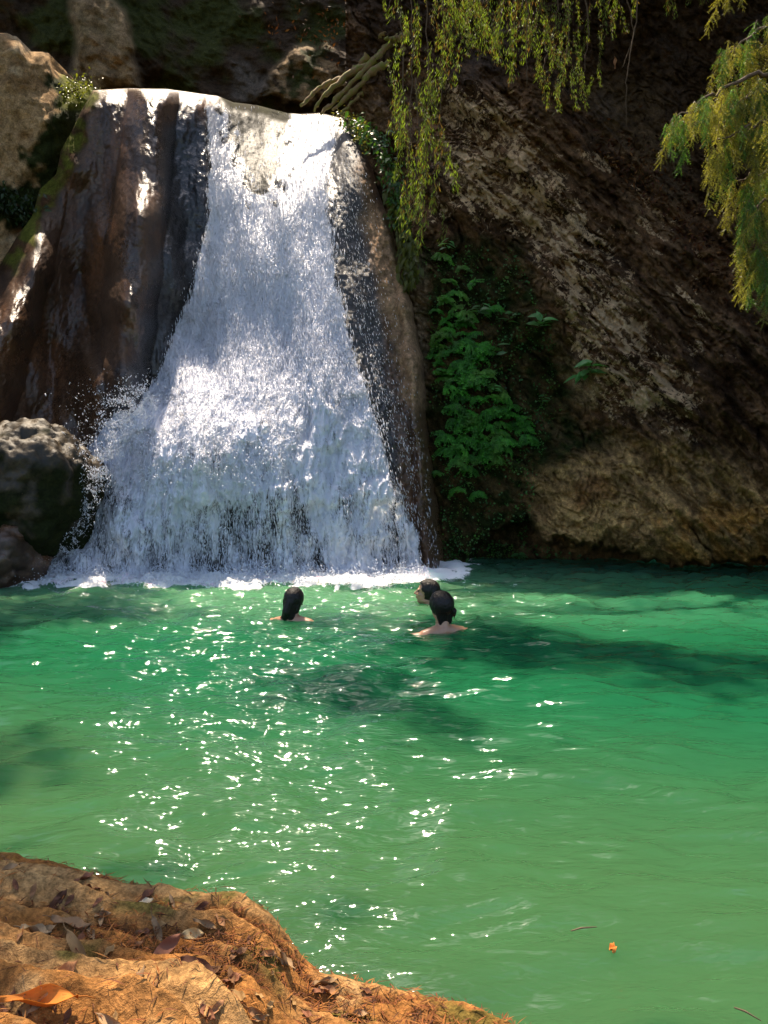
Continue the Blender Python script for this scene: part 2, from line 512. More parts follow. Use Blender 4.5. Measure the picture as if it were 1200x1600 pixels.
def build_right_cliff():
    ys = np.concatenate([np.linspace(-500, -40, 70), np.linspace(-38, 910, 560)])
    xs = np.concatenate([np.linspace(540, 1230, 430), np.linspace(1236, 1700, 90)])
    px, py = np.meshgrid(xs, ys)
    d = right_depth(px, py)
    W = P(px, py, d)
    X = px * 0.01; Z = py * 0.01
    a = X * 0.72 - Z * 0.70; b = X * 0.70 + Z * 0.72
    c = np.zeros(px.shape + (3,)) + np.array([0.145, 0.074, 0.032])
    c = lerp3(c, [0.070, 0.035, 0.015], sstep(-0.1, 0.4, fbm(X * 1.2, Z * 1.2, 3.0, 5)))
    c = lerp3(c, [0.16, 0.09, 0.042], sstep(0.15, 0.55, fbm(X * 1.5, Z * 1.5, 13.0, 5)))
    bandn = fbm(a * 3.6 + 0.4 * fbm(X * 2, Z * 2, 7.0, 2), b * 0.45, 71.0, 4)
    c = lerp3(c, [0.030, 0.016, 0.008], sstep(0.02, 0.3, bandn) * 0.7)
    c = lerp3(c, [0.20, 0.12, 0.06], sstep(0.05, 0.35, -bandn) * 0.6)
    # pale lichened limestone on the tilted slab
    slab = blot(px, py, [(690, 120), (800, 140), (900, 300), (1000, 470), (1080, 600), (1090, 690), (960, 650), (890, 560), (840, 420), (760, 340), (680, 340)], 46, 18)
    st = fbm(a * 5.0, b * 2.2, 5.0, 5, 0.6)
    spot = sstep(-0.02, 0.16, st + 0.25 * fbm(X * 2, Z * 2, 1.0, 3))
    lich = slab * (0.55 + 0.45 * spot)
    s2 = blot(px, py, [(880, 190), (1000, 250), (1120, 420), (1140, 560), (1080, 560), (980, 400)], 40, 20)
    lich = np.maximum(lich, s2 * sstep(0.0, 0.3, fbm(a * 4.2, b * 1.6, 15.0, 5, 0.6)) * 0.75)
    low = blot(px, py, [(820, 740), (900, 720), (960, 690), (1040, 690), (1200, 740), (1500, 700), (1500, 890), (1000, 890), (850, 850)], 24, 14)
    c = lerp3(c, [0.48, 0.29, 0.11], low * (0.45 + 0.5 * sstep(-0.2, 0.3, fbm(a * 3, b * 1.5, 25.0, 4))))  # ochre rock; glow bounced off the water is painted into its colour
    och = blot(px, py, [(1000, 820), (1080, 790), (1220, 790), (1400, 780), (1400, 890), (1060, 890)], 30, 22)
    c = lerp3(c, [0.55, 0.27, 0.06], och * sstep(-0.25, 0.25, fbm(a * 2.5, b * 1.2, 31.0, 4)) * 0.85)
    rust = blot(px, py, [(890, 750), (950, 750), (970, 790), (900, 800)], 12, 12)
    c = lerp3(c, [0.22, 0.10, 0.03], rust * 0.8)
    buff = blot(px, py, [(640, 400), (662, 395), (668, 430), (668, 640), (645, 640)], 8, 6)
    c = lerp3(c, [0.33, 0.225, 0.135], buff * 0.9)
    buff2 = blot(px, py, [(870, 585), (900, 560), (935, 600), (930, 640), (900, 625)], 8, 10)
    c = lerp3(c, [0.33, 0.22, 0.11], buff2 * 0.8)
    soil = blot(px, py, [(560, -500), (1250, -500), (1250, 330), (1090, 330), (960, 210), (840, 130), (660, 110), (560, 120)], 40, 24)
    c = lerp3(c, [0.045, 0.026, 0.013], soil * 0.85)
    soil2 = blot(px, py, [(900, 130), (1010, 120), (1090, 260), (1060, 330), (950, 230)], 30, 20)
    c = lerp3(c, [0.11, 0.07, 0.034], soil2 * 0.6)
    c = lerp3(c, [0.018, 0.010, 0.005], crack(X, Z) * 0.5)
    c = c * (1 + 0.9 * fbm(X * 9, Z * 9, 51.0, 4))[..., None].clip(0.35, 2)
    moss = blot(px, py, [(655, 380), (800, 380), (870, 500), (900, 640), (960, 690), (840, 740), (820, 900), (690, 900), (668, 640)], 26, 16)
    c = lerp3(c, [0.020, 0.028, 0.006], moss * (0.55 + 0.45 * sstep(-0.2, 0.25, fbm(X * 4, Z * 4, 41.0, 4))))
    wet = np.clip(0.12 + 0.5 * fbm(X, Z, 12.0, 3) - 0.3 * moss, 0, 1)
    lich = lich * (1 - moss) * (1 - 0.7 * soil)
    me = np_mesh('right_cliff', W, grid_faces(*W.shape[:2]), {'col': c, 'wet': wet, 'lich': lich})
    o = obj('cliff_right', me, MAT['rock'])
    tag(o, 'tilted brown limestone cliff with pale lichen streaks', kind='structure')


build_right_cliff()

# ------------------------------------------------------------------ pale cliff at upper left, dark cliff behind the lip
PALE_D = TPS([(-450, -100, 10.0), (-450, 520, 9.6), (-200, 60, 11.8), (0, 60, 12.6), (60, 90, 12.75), (100, 120, 13.2), (170, 150, 14.2),
              (20, 150, 12.4), (80, 180, 12.6), (0, 250, 12.3), (60, 260, 12.6), (0, 340, 12.2), (40, 330, 12.6), (0, 420, 12.3), (130, 300, 13.4), (100, 500, 13.4), (-100, 500, 12.0), (-150, 250, 11.9)])


def build_pale_cliff():
    ny, nx = 210, 240
    v = np.linspace(0, 1, ny)[:, None]; u = np.linspace(0, 1, nx)[None]
    px = -460 + np.sqrt(u) * 0 + 640 * (1 - (1 - u) ** 1.3)
    px = px + 0 * v
    top = np.interp(px, [-460, -150, -20, 10, 28, 40, 78, 84, 110, 180], [-60, 20, 48, 52, 58, 76, 84, 108, 124, 150])
    top = top + 5 * fbm(px * 0.05, 0 * px, 2.0, 4)
    py = top + v * (520 - top)
    d = PALE_D(px, py)
    X = px * .01; Z = py * .01
    d = d + 0.16 * fbm(X * 1.8, Z * 1.8, 4.0, 4) - 0.10 * (ridged(X * 2.2 + Z, Z * 1.2, 8.0, 4) - 0.9) + 0.04 * fbm(X * 9, Z * 9, 2.0, 4)
    s = np.clip((py - top) / 22.0, 0, 1)
    d = d + 0.5 * (1 - np.sqrt(np.clip(1 - (1 - s) ** 2, 0, 1)))
    W = P(px, py, d)
    c = np.zeros(px.shape + (3,)) + np.array([0.44, 0.28, 0.14])
    c = lerp3(c, [0.29, 0.17, 0.08], sstep(0.0, 0.5, fbm(X * 2, Z * 2, 7.0, 5)))
    c = lerp3(c, [0.55, 0.40, 0.24], sstep(0.1, 0.5, fbm(X * 1.5, Z * 2.5, 17.0, 4)))
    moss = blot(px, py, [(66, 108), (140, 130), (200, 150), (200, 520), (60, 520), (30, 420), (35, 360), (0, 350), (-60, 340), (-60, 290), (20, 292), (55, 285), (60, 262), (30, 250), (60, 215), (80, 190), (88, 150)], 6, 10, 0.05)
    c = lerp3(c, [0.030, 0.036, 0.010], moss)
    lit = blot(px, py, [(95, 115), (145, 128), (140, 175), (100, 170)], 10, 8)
    c = lerp3(c, [0.16, 0.17, 0.02], lit * 0.9)  # sun patch on the moss, painted as a brighter green
    rows = []
    for dy, dz in ((3.5, 0.6), (1.2, 0.1)):
        r = W[0].copy(); r[:, 1] += dy; r[:, 2] += dz; rows.append(r)
    W = np.concatenate([np.stack(rows), W], 0); c = np.concatenate([np.repeat(c[:1], 2, 0), c], 0)
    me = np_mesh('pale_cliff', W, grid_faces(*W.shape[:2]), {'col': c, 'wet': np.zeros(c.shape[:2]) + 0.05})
    o = obj('cliff_left', me, MAT['rock'])
    tag(o, 'pale tan limestone cliff edged with moss at upper left', kind='structure')


build_pale_cliff()


def build_back_cliff():
    ny, nx = 300, 420
    v = np.linspace(0, 1, ny)[:, None]; u = np.linspace(0, 1, nx)[None]
    px = -600 + u * 1500 + 0 * v
    top = np.interp(px, [-600, -300, 0, 200, 290, 400, 520, 600, 700, 900], [-350, -330, -300, -220, -75, -60, -65, -110, -300, -420])
    top = top + 18 * fbm(px * 0.012, 0 * px, 2.0, 3)
    vv = v ** 1.0
    py = top + vv * (280 - top)
    X = px * .01; Z = py * .01
    base = np.interp(py, [-400, -60, 60, 180, 280], [19.5, 17.6, 16.9, 16.6, 16.6]) + 0 * px
    base = base - 1.4 * sstep(250, -500, px)
    blk = blot(px, py, [(112, 0), (165, -30), (205, 40), (212, 100), (222, 140), (110, 145), (118, 60)], 8, 5)
    st = blot(px, py, [(415, 150), (425, 110), (470, 70), (520, 75), (570, 90), (560, 130), (480, 165)], 10, 10)
    d = base - 0.8 * blk - 0.6 * st + 0.45 * fbm(X * 0.9, Z * 0.9, 14.0, 4) - 0.25 * (ridged(X * 1.4 - Z * .5, Z * 1.2, 18.0, 4) - 0.9) + 0.06 * fbm(X * 8, Z * 8, 2.0, 4)
    W = P(px, py, d)
    c = np.zeros(px.shape + (3,)) + np.array([0.060, 0.036, 0.018])
    moss = sstep(-0.1, 0.25, fbm(X * 1.3, Z * 1.3, 23.0, 4) + 0.25 * blot(px, py, [(205, 0), (360, 0), (360, 140), (215, 140)], 20, 10))
    c = lerp3(c, [0.055, 0.062, 0.012], moss * 0.9)
    c = lerp3(c, [0.40, 0.26, 0.13], blk * 0.95 * (0.6 + 0.4 * sstep(-0.2, 0.2, fbm(X * 5, Z * 3, 2.0, 4))))
    c = lerp3(c, [0.34, 0.22, 0.11], st * sstep(-0.12, 0.1, fbm(X * 4, Z * 4, 61.0, 4)) * 0.9)
    g2 = blot(px, py, [(360, 90), (420, 120), (420, 160), (365, 150)], 8, 8)
    c = lerp3(c, [0.16, 0.13, 0.10], g2 * 0.7)
    W2 = W[0].copy(); W2[:, 1] += 6; W2[:, 2] += 0.3
    W = np.concatenate([W2[None], W], 0); c = np.concatenate([c[:1], c], 0)
    me = np_mesh('back_cliff', W, grid_faces(*W.shape[:2]), {'col': c, 'wet': np.zeros(c.shape[:2]) + 0.15})
    o = obj('cliff_back', me, MAT['rock'])
    tag(o, 'dark mossy gorge wall behind the lip of the waterfall', kind='structure')


build_back_cliff()

# ------------------------------------------------------------------ ground far around, below the water and behind the camera
gm, gnt, gN, gL, gb = new_mat('forest_soil')
gpos = gnt.nodes.new('ShaderNodeNewGeometry').outputs['Position']
gn = tex_noise(gnt, 0.8, 8, 0.6, gpos)
gL.new(mixcol(gnt, (0.06, 0.045, 0.025), (0.045, 0.055, 0.02), gn.outputs[0]), gb.inputs['Base Color'])
gb.inputs['Roughness'].default_value = 0.95
gx = np.concatenate([-np.geomspace(900, 12, 14), np.linspace(-10, 10, 21), np.geomspace(12, 900, 14)])
GX, GY = np.meshgrid(gx, gx)
GZ = -1.6 + 0.25 * fbm(GX * .3, GY * .3, 1.0, 3) + 1.75 * sstep(1.0, -2.0, GY)
o = obj('ground', np_mesh('ground', np.stack([GX, GY, GZ], -1), grid_faces(*GX.shape)), gm)
tag(o, 'brown forest ground around the pool', kind='structure')

# ------------------------------------------------------------------ pool water
def build_water():
    pys = np.concatenate([np.linspace(2400, 1640, 60), np.linspace(1638, 872, 620)])
    Y = CAM_H * F / (pys - 727.0) * 1.0
    Y = np.clip(Y, 0.4, 13.0)
    xs = np.concatenate([np.linspace(-1.15, -0.56, 60), np.linspace(-0.555, 0.555, 520), np.linspace(0.56, 1.15, 60)])
    yy, uu = np.meshgrid(Y, xs, indexing='ij')
    xx = uu * (yy + 0.35)
    px, py = project(np.stack([xx, yy, 0 * xx], -1))
    # waves: choppy by the fall, long lazy facets close to the shore
    near = sstep(4.5, 9.5, yy)
    rip = np.exp(-((px - 390) / 230.0) ** 2) * sstep(880, 1050, py) * (1 - 0.5 * sstep(1480, 1600, py))
    wx = xx + 0.25 * fbm(xx * 0.7, yy * 0.9, 2.0, 2); wy = yy + 0.2 * fbm(xx * 0.8, yy * 0.6, 5.0, 2)
    h = 0.055 * fbm(wx * 1.1, wy * 2.3, 0.3, 2)
    h = h + (0.042 + 0.030 * rip + 0.030 * near) * fbm(wx * 2.2, wy * 6.0, 1.3, 2)
    sharp = -2.2 * (np.sqrt(pn(wx * 1.9, wy * 5.2, 3.3) ** 2 + 0.03) - 0.25) - 1.0 * (np.sqrt(pn(wx * 4.1, wy * 10.0, 8.3) ** 2 + 0.03) - 0.25)
    h = h + (0.011 + 0.014 * rip + 0.018 * near) * sharp
    h = h + (0.0060 + 0.011 * rip + 0.012 * near) * fbm(wx * 5.5, wy * 15, 7.3, 2)
    h = h + 0.02 * near * fbm(wx * 5, wy * 7, 9.3, 3)
    base_line = np.interp(px, [-400, 0, 60, 660, 720, 800], [8.3, 9.55, 9.75, 9.75, 10.1, 11.5])
    fo = sstep(-1.5, 0.1, yy - base_line) * sstep(800, 690, px)
    foam = sstep(0.35, 0.9, fo + 0.5 * fbm(xx * 3.0, yy * 5, 2.0, 4))
    foam = np.maximum(foam, sstep(0.20, 0.6, fbm(xx * 3.4, yy * 8, 4.0, 4) * 1.1 + 0.12) * sstep(7.4, 9.2, yy) * sstep(950, 700, px) * 0.62)
    h = h + 0.07 * foam * (0.5 + fbm(xx * 4, yy * 4, 3.0, 3))
    # the water's own tint: milky and aerated under the fall, emerald where deep, yellower over the shelf by the shore
    c = np.zeros(xx.shape + (3,)) + np.array([0.008, 0.080, 0.032])
    c = lerp3(c, [0.033, 0.088, 0.033], sstep(5.2, 2.4, yy + 0.25 * xx))
    c = lerp3(c, [0.075, 0.18, 0.09], sstep(6.2, 8.6, yy) * sstep(1300, 760, px) * 0.8)
    c = lerp3(c, [0.025, 0.14, 0.065], sstep(6.2, 7.8, yy) * sstep(700, 1000, px) * 0.7)
    c = lerp3(c, [0.03, 0.09, 0.05], sstep(9.2, 10.3, yy) * sstep(650, 760, px) * 0.8)
    for a_, b_ in ((459, 967), (690, 986), (669, 944)):
        p_ = PZ(a_, b_); r_ = np.hypot(xx - p_[0], (yy - p_[1]))
        h = h * (1 - 0.6 * np.exp(-(r_ / 0.3) ** 2)) + 0.010 * np.cos(r_ * 2 * np.pi / 0.17) * np.exp(-r_ / 0.30)
    W = np.stack([xx, yy, h], -1)
    me = np_mesh('pool', W, grid_faces(*xx.shape), {'col': c, 'foam': foam, 'rip': np.clip(0.8 + rip + near, 0, 1.6)})
    m, nt, N, L, bs = new_mat('green_pool_water')
    pos = nt.nodes.new('ShaderNodeNewGeometry').outputs['Position']
    mp = nt.nodes.new('ShaderNodeMapping'); mp.inputs['Scale'].default_value = (0.7, 2.0, 1.0); L.new(pos, mp.inputs[0])
    f = attr(nt, 'foam', 'Fac')
    fn = tex_noise(nt, 26, 5, 0.7, pos)
    fm = maprange(nt, math_n(nt, 'ADD', f, math_n(nt, 'MULTIPLY', math_n(nt, 'SUBTRACT', fn.outputs[0], 0.5), 1.5)), 0.45, 0.75, 0, 1)
    fm = math_n(nt, 'MULTIPLY', fm, maprange(nt, f, 0.02, 0.15, 0, 1))
    L.new(mixcol(nt, attr(nt, 'col'), (0.86, 0.87, 0.86), fm), bs.inputs['Base Color'])
    L.new(maprange(nt, fm, 0, 1, 0.05, 0.6), bs.inputs['Roughness'])
    bs.inputs['IOR'].default_value = 1.33
    bs.subsurface_method = 'BURLEY'
    bs.inputs['Subsurface Weight'].default_value = 1.0
    bs.inputs['Subsurface Radius'].default_value = (0.35, 0.8, 0.6)
    bs.inputs['Subsurface Scale'].default_value = 0.6
    bs.inputs['Specular IOR Level'].default_value = 0.5
    n1 = tex_noise(nt, 6.0, 2, 0.5, mp.outputs[0], 0.7); n2 = tex_noise(nt, 15, 2, 0.5, mp.outputs[0], 0.4)
    hh = math_n(nt, 'ADD', n1.outputs[0], math_n(nt, 'MULTIPLY', n2.outputs[0], 0.42))
    b = nt.nodes.new('ShaderNodeBump'); b.inputs['Distance'].default_value = 0.03
    L.new(math_n(nt, 'MULTIPLY', attr(nt, 'rip', 'Fac'), 0.55), b.inputs['Strength'])
    L.new(hh, b.inputs['Height']); L.new(b.outputs[0], bs.inputs['Normal'])
    o = obj('pool_water', me, m)
    tag(o, 'rippled emerald green pool water', kind='structure')


build_water()

# ------------------------------------------------------------------ foreground shore
EDGE = [(-500, 1335, .36), (-200, 1335, .35), (0, 1341, .33), (100, 1350, .32), (200, 1376, .30), (300, 1402, .28), (370, 1418, .27), (430, 1452, .23), (470, 1500, .15), (500, 1522, .12), (560, 1532, .11),
        (650, 1548, .10), (720, 1562, .09), (815, 1602, .06), (900, 1680, .03), (1000, 1850, .0), (1100, 2100, -.05)]
_e = np.array([np.append(PZ(a, b, z), z)[[0, 1, 3]] for a, b, z in EDGE])


def strata(x, y, w):
    return w * 10.0 + 0.8 * x + 1.3 * fbm(x * 1.7, y * 1.7, 3.0, 3)


def shore_height(x, y, detail=True):
    ye = np.interp(x, _e[:, 0], _e[:, 1], left=_e[0, 1]); ze = np.interp(x, _e[:, 0], _e[:, 2], left=_e[0, 2])
    ye = np.where(x > _e[-1, 0], _e[-1, 1] - 1.2 * (x - _e[-1, 0]), ye)
    w = ye - y                                           # distance in from the edge
    rise = 0.05 * np.clip(w, 0, 2) + 0.06 * sstep(0.15, 0.9, w) * sstep(0.5, -0.6, x)
    z = ze + 0.075 + rise
    # hump at the point of the rock
    hx, hy, _ = PZ(405, 1450, .24)
    z = z + 0.05 * np.exp(-(((x - hx) / 0.16) ** 2 + ((y - hy) / 0.10) ** 2))
    out = np.clip(-w, 0, 3)
    z = z - 1.1 * sstep(-0.10, 0.75, out) - 2.5 * np.clip(out - 0.3, 0, 1) - 0.35 * sstep(0.03, -0.06, w) * 0
    roll = np.clip(1 - w / 0.10, 0, 1)
    z = z - 0.05 * roll ** 2 * (w >= 0) - (0.05 + 0.9 * out) * (w < 0)
    if detail:
        g = sstep(-0.1, 0.08, w)
        ww = w + 0.10 * fbm(x * 2.2, y * 2.2, 3.0, 3) + 0.10 * x
        t = strata(x, y, w)
        saw = t - np.floor(t); amp = 0.35 + 0.9 * np.abs(pn(np.floor(t) * 7.7 + 0.5, x * 0.8, 3.0)) * 1.6
        z = z + g * (0.11 * amp * (sstep(0, 0.16, saw) * (1 - 0.85 * saw) - 0.35) * sstep(-0.02, 0.15, w) + 0.05 * (ridged(x * 0.9, ww * 3.0, 6.0, 3) - 0.9) * sstep(-0.02, 0.25, w) + 0.026 * fbm(x * 6, ww * 12, 1.0, 4) + 0.006 * fbm(x * 30, y * 30, 2.0, 3))
    return z


def build_shore():
    xs = np.concatenate([np.linspace(-6, -1.35, 60), np.linspace(-1.34, 0.75, 520), np.linspace(0.76, 2.5, 40)])
    ys = np.concatenate([np.linspace(-5, 1.0, 60), np.linspace(1.01, 2.75, 430)])
    x, y = np.meshgrid(xs, ys)
    z = shore_height(x, y)
    zs = shore_height(x, y, False)
    rel = z - zs
    c = np.zeros(x.shape + (3,)) + np.array([0.30, 0.13, 0.036])
    c = lerp3(c, [0.36, 0.21, 0.085], sstep(0.1, 0.4, fbm(x * 5, y * 5, 2.0, 5)))
    c = lerp3(c, [0.26, 0.10, 0.025], sstep(0.05, 0.4, fbm(x * 3, y * 4, 12.0, 5)))
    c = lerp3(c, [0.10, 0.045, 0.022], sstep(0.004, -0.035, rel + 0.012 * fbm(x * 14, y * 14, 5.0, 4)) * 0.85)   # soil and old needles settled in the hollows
    ye_ = np.interp(x, _e[:, 0], _e[:, 1], left=_e[0, 1]); tt_ = np.floor(strata(x, y, ye_ - y))
    lay = pn(tt_ * 3.3 + 0.5, x * 1.2, y * 0.4)
    c = lerp3(c, [0.42, 0.25, 0.10], sstep(-0.1, 0.3, lay) * 0.75 * sstep(-0.01, 0.02, rel))
    mossy = sstep(0.18, 0.4, fbm(x * 4, y * 6, 33.0, 4))
    c = lerp3(c, [0.10, 0.09, 0.02], mossy * 0.8)
    band = sstep(0.10, 0.03, z) * sstep(-0.1, 0.2, fbm(x * 6, y * 6, 9.0, 3) + 0.15)
    c = lerp3(c, [0.07, 0.055, 0.02], band * 0.8)
    me = np_mesh('shore', np.stack([x, y, z], -1), grid_faces(*x.shape), {'col': c, 'wet': np.clip(sstep(0.08, 0.0, z) * 0.7, 0, 1)})
    o = obj('rock_shore', me, MAT['shore'])
    tag(o, 'orange brown ledge of weathered rock on the near shore', kind='structure')


build_shore()

# =================================================================== THINGS
class MB:
    """collects triangles / quads (all stored as quads-or-tris by index lists)"""
    def __init__(self):
        self.v = []; self.f = []; self.c = []; self.n = 0

    def add(self, V, Fc, col=None):
        V = np.asarray(V, float).reshape(-1, 3)
        self.v.append(V); self.f.extend([[i + self.n for i in q] for q in Fc])
        self.c.append(np.tile(np.asarray(col if col is not None else (1, 1, 1), float), (len(V), 1)))
        self.n += len(V)

    def tube(self, pts, rad, sides=6, col=None, cap=True):
        pts = np.asarray(pts, float); n = len(pts)
        rad = np.broadcast_to(np.asarray(rad, float), (n,))
        t = np.gradient(pts, axis=0); t /= np.linalg.norm(t, axis=1)[:, None] + 1e-9
        up = np.array([0.13, 0.31, 0.94]); V = []
        for i in range(n):
            a = np.cross(t[i], up)
            if np.linalg.norm(a) < 1e-3: a = np.cross(t[i], [1, 0, 0])
            a /= np.linalg.norm(a); b = np.cross(t[i], a)
            for k in range(sides):
                w = 2 * math.pi * k / sides
                V.append(pts[i] + rad[i] * (math.cos(w) * a + math.sin(w) * b))
        Fc = [[i * sides + k, i * sides + (k + 1) % sides, (i + 1) * sides + (k + 1) % sides, (i + 1) * sides + k] for i in range(n - 1) for k in range(sides)]
        if cap:
            V.append(pts[-1]); e = len(V) - 1
            Fc += [[(n - 1) * sides + k, (n - 1) * sides + (k + 1) % sides, e] for k in range(sides)]
        self.add(V, Fc, col)

    def leaf(self, base, d, nrm, L, W, col=None, bend=0.25, seg=3):
        """pointed leaf with a folded midrib"""
        d = np.asarray(d, float); d = d / np.linalg.norm(d)
        side = np.cross(d, nrm); ln = np.linalg.norm(side)
        side = side / ln if ln > 1e-4 else np.cross(d, [1, 0.2, 0.1])
        up = np.cross(side, d)
        V = []; prof = {3: [0.12, 1.0, 0.72, 0.0], 2: [0.25, 1.0, 0.0], 4: [0.1, 0.8, 1.0, 0.62, 0.0]}[seg]
        for i in range(seg + 1):
            t = i / seg
            p = np.asarray(base) + d * L * t - up * bend * L * t * t
            w = prof[i] * W * 0.5
            V += [p - side * w + up * 0.15 * w, p - up * 0.12 * w, p + side * w + up * 0.15 * w]
        Fc = []
        for i in range(seg):
            a = 3 * i
            Fc += [[a, a + 1, a + 4, a + 3], [a + 1, a + 2, a + 5, a + 4]]
        self.add(V, Fc, col)

    def mesh(self, name, mat=None, smooth=True):
        me = bpy.data.meshes.new(name)
        me.from_pydata(np.concatenate(self.v).tolist(), [], self.f)
        if smooth: me.polygons.foreach_set('use_smooth', np.ones(len(me.polygons), bool))
        cc = np.concatenate(self.c); cc = np.concatenate([cc, np.ones((len(cc), 1))], 1).astype(np.float32)
        at = me.attributes.new('col', 'FLOAT_COLOR', 'POINT'); at.data.foreach_set('color', cc.ravel())
        if mat: me.materials.append(mat)
        me.update()
        return me


def rv(a=1.0):
    return RNG.normal(size=3) * a


def unit(v):
    v = np.asarray(v, float); return v / (np.linalg.norm(v) + 1e-9)


# ------------------------------------------------------------------ waterfall
FALL_L = ([160, 200, 260, 330, 400, 480, 560, 612, 634, 660, 700, 770, 850, 910], [306, 312, 320, 316, 304, 280, 248, 226, 182, 156, 130, 92, 58, 30])
FALL_R = ([160, 200, 250, 330, 430, 540, 650, 760, 860, 910], [540, 538, 533, 528, 544, 566, 604, 642, 670, 684])


def water_density(px, py):
    d = np.ones(px.shape)
    n = fbm(px * 0.03, py * 0.012, 4.0, 3)
    d -= 0.90 * blot(px, py, [(342, 135), (458, 145), (446, 205), (422, 290), (400, 300), (366, 210)], 26, 26, 0.05)
    L = np.interp(py, *FALL_L); R = np.interp(py, *FALL_R)
    d *= sstep(0, 16, px - L + 14 * n) * sstep(0, 26, R - px + 14 * n)
    low = blot(px, py, [(330, 790), (380, 770), (470, 760), (500, 905), (320, 905)], 26, 14)
    d -= 0.26 * low
    leftlow = blot(px, py, [(160, 640), (60, 905), (330, 905), (320, 800), (200, 800), (170, 700)], 20, 14)
    d -= 0.16 * leftlow
    d -= 0.15 * sstep(560, 900, py) * sstep(0.5, 1.0, (px - L) / (R - L))
    return np.clip(d + 0.35 * n * sstep(500, 700, py), 0, 1)


def sheet_depth(px, py):
    X = (px - 600) * 0.01; Z = -py * 0.01
    return FALL_D(px, py) + 0.28 * fbm(X * 1.6 + 0.25 * Z, Z * 0.45, 2.0, 2) - 0.12


def build_waterfall():
    root = empty('waterfall', P(350, 905, 9.9), 'tall white waterfall fanning out over dark flowstone into the green pool', 'waterfall')
    r0 = np.array(root.location)
    ny, nx = 520, 330
    v = np.linspace(0, 1, ny)[:, None]; u = np.linspace(0, 1, nx)[None]
    py0 = 150 + v * 765
    L = np.interp(py0, *FALL_L); R = np.interp(py0, *FALL_R)
    px = L + u * (R - L)
    top = fall_top(px) - 1
    py = top + v * (918 - top)
    L = np.interp(py, *FALL_L); R = np.interp(py, *FALL_R); px = L + u * (R - L)
    d = sheet_depth(px, py)
    W = P(px, py, d)
    X = W[..., 0]; Z = W[..., 2]
    s = np.clip((py - fall_top(px)) / 26.0, 0, 1)
    d = d + 0.5 * (1 - np.sqrt(np.clip(1 - (1 - s) ** 2, 0, 1)))
    crumb = ridged(X * 7 + 0.6 * fbm(X * 3, Z * 2, 1.0, 2), Z * 1.9, 3.0, 4, 0.6) - 0.9
    d = d - 0.085 * crumb * (0.25 + 0.75 * sstep(320, 640, py)) - 0.12 * fbm(X * 2.0, Z * 0.6, 8.0, 3) - 0.05 * ridged(X * 3.0, Z * 1.6, 6.0, 3) * sstep(560, 700, py)
    d = d - 0.10 * sstep(0.05, 0.3, fbm(X * 1.6, Z * 1.3, 16.0, 3)) * sstep(560, 680, py)
    W = P(px, py, d)
    dens = water_density(px, py) * sstep(-3, 16, py - fall_top(px) + 10 * fbm(px * 0.06, 0 * px, 3.0, 2) - 12 * sstep(350, 300, px))
    m, nt, N, Lk, bs = new_mat('white_water')
    bs.inputs['Base Color'].default_value = (0.84, 0.85, 0.93, 1); bs.inputs['Roughness'].default_value = 0.14; bs.inputs['Specular IOR Level'].default_value = 0.7
    tr = nt.nodes.new('ShaderNodeBsdfTranslucent'); tr.inputs[0].default_value = (0.84, 0.86, 0.90, 1)
    ms = nt.nodes.new('ShaderNodeMixShader'); ms.inputs[0].default_value = 0.35
    Lk.new(bs.outputs[0], ms.inputs[1]); Lk.new(tr.outputs[0], ms.inputs[2])
    mdrop = m
    Lk.new(ms.outputs[0], nt.nodes['Material Output'].inputs[0])
    # the sheet: the same froth, torn open along the flow where the water is thin
    m2, nt, N, Lk, bs = new_mat('torn_white_water')
    bs.inputs['Base Color'].default_value = (0.83, 0.84, 0.93, 1); bs.inputs['Roughness'].default_value = 0.24; bs.inputs['Specular IOR Level'].default_value = 1.0
    tr = nt.nodes.new('ShaderNodeBsdfTranslucent'); tr.inputs[0].default_value = (0.82, 0.85, 0.90, 1)
    ms = nt.nodes.new('ShaderNodeMixShader'); ms.inputs[0].default_value = 0.3
    Lk.new(bs.outputs[0], ms.inputs[1]); Lk.new(tr.outputs[0], ms.inputs[2])
    pos = nt.nodes.new('ShaderNodeNewGeometry').outputs['Position']
    mp = nt.nodes.new('ShaderNodeMapping'); mp.inputs['Scale'].default_value = (1, 0.5, 0.11); Lk.new(pos, mp.inputs[0])
    mp2 = nt.nodes.new('ShaderNodeMapping'); mp2.inputs['Scale'].default_value = (1, 0.7, 0.25); Lk.new(pos, mp2.inputs[0])
    n1 = tex_noise(nt, 13, 5, 0.7, mp.outputs[0], 0.5); n2 = tex_noise(nt, 42, 3, 0.6, mp2.outputs[0], 0.2)
    nn = math_n(nt, 'ADD', math_n(nt, 'MULTIPLY', n1.outputs[0], 0.55), math_n(nt, 'MULTIPLY', n2.outputs[0], 0.45))
    thr = math_n(nt, 'SUBTRACT', math_n(nt, 'ADD', nn, math_n(nt, 'MULTIPLY', attr(nt, 'dens', 'Fac'), 0.62)), 1.0)
    al = maprange(nt, thr, -0.10, 0.06, 0.0, 1.0)
    al = math_n(nt, 'MULTIPLY', al, maprange(nt, attr(nt, 'dens', 'Fac'), 0.0, 0.3, 0.0, 1.0))
    tp = nt.nodes.new('ShaderNodeBsdfTransparent')
    mx = nt.nodes.new('ShaderNodeMixShader'); Lk.new(al, mx.inputs[0]); Lk.new(tp.outputs[0], mx.inputs[1]); Lk.new(ms.outputs[0], mx.inputs[2])
    b = nt.nodes.new('ShaderNodeBump'); b.inputs['Strength'].default_value = 0.9; b.inputs['Distance'].default_value = 0.05
    Lk.new(nn, b.inputs['Height']); Lk.new(b.outputs[0], bs.inputs['Normal'])
    Lk.new(mx.outputs[0], nt.nodes['Material Output'].inputs[0])
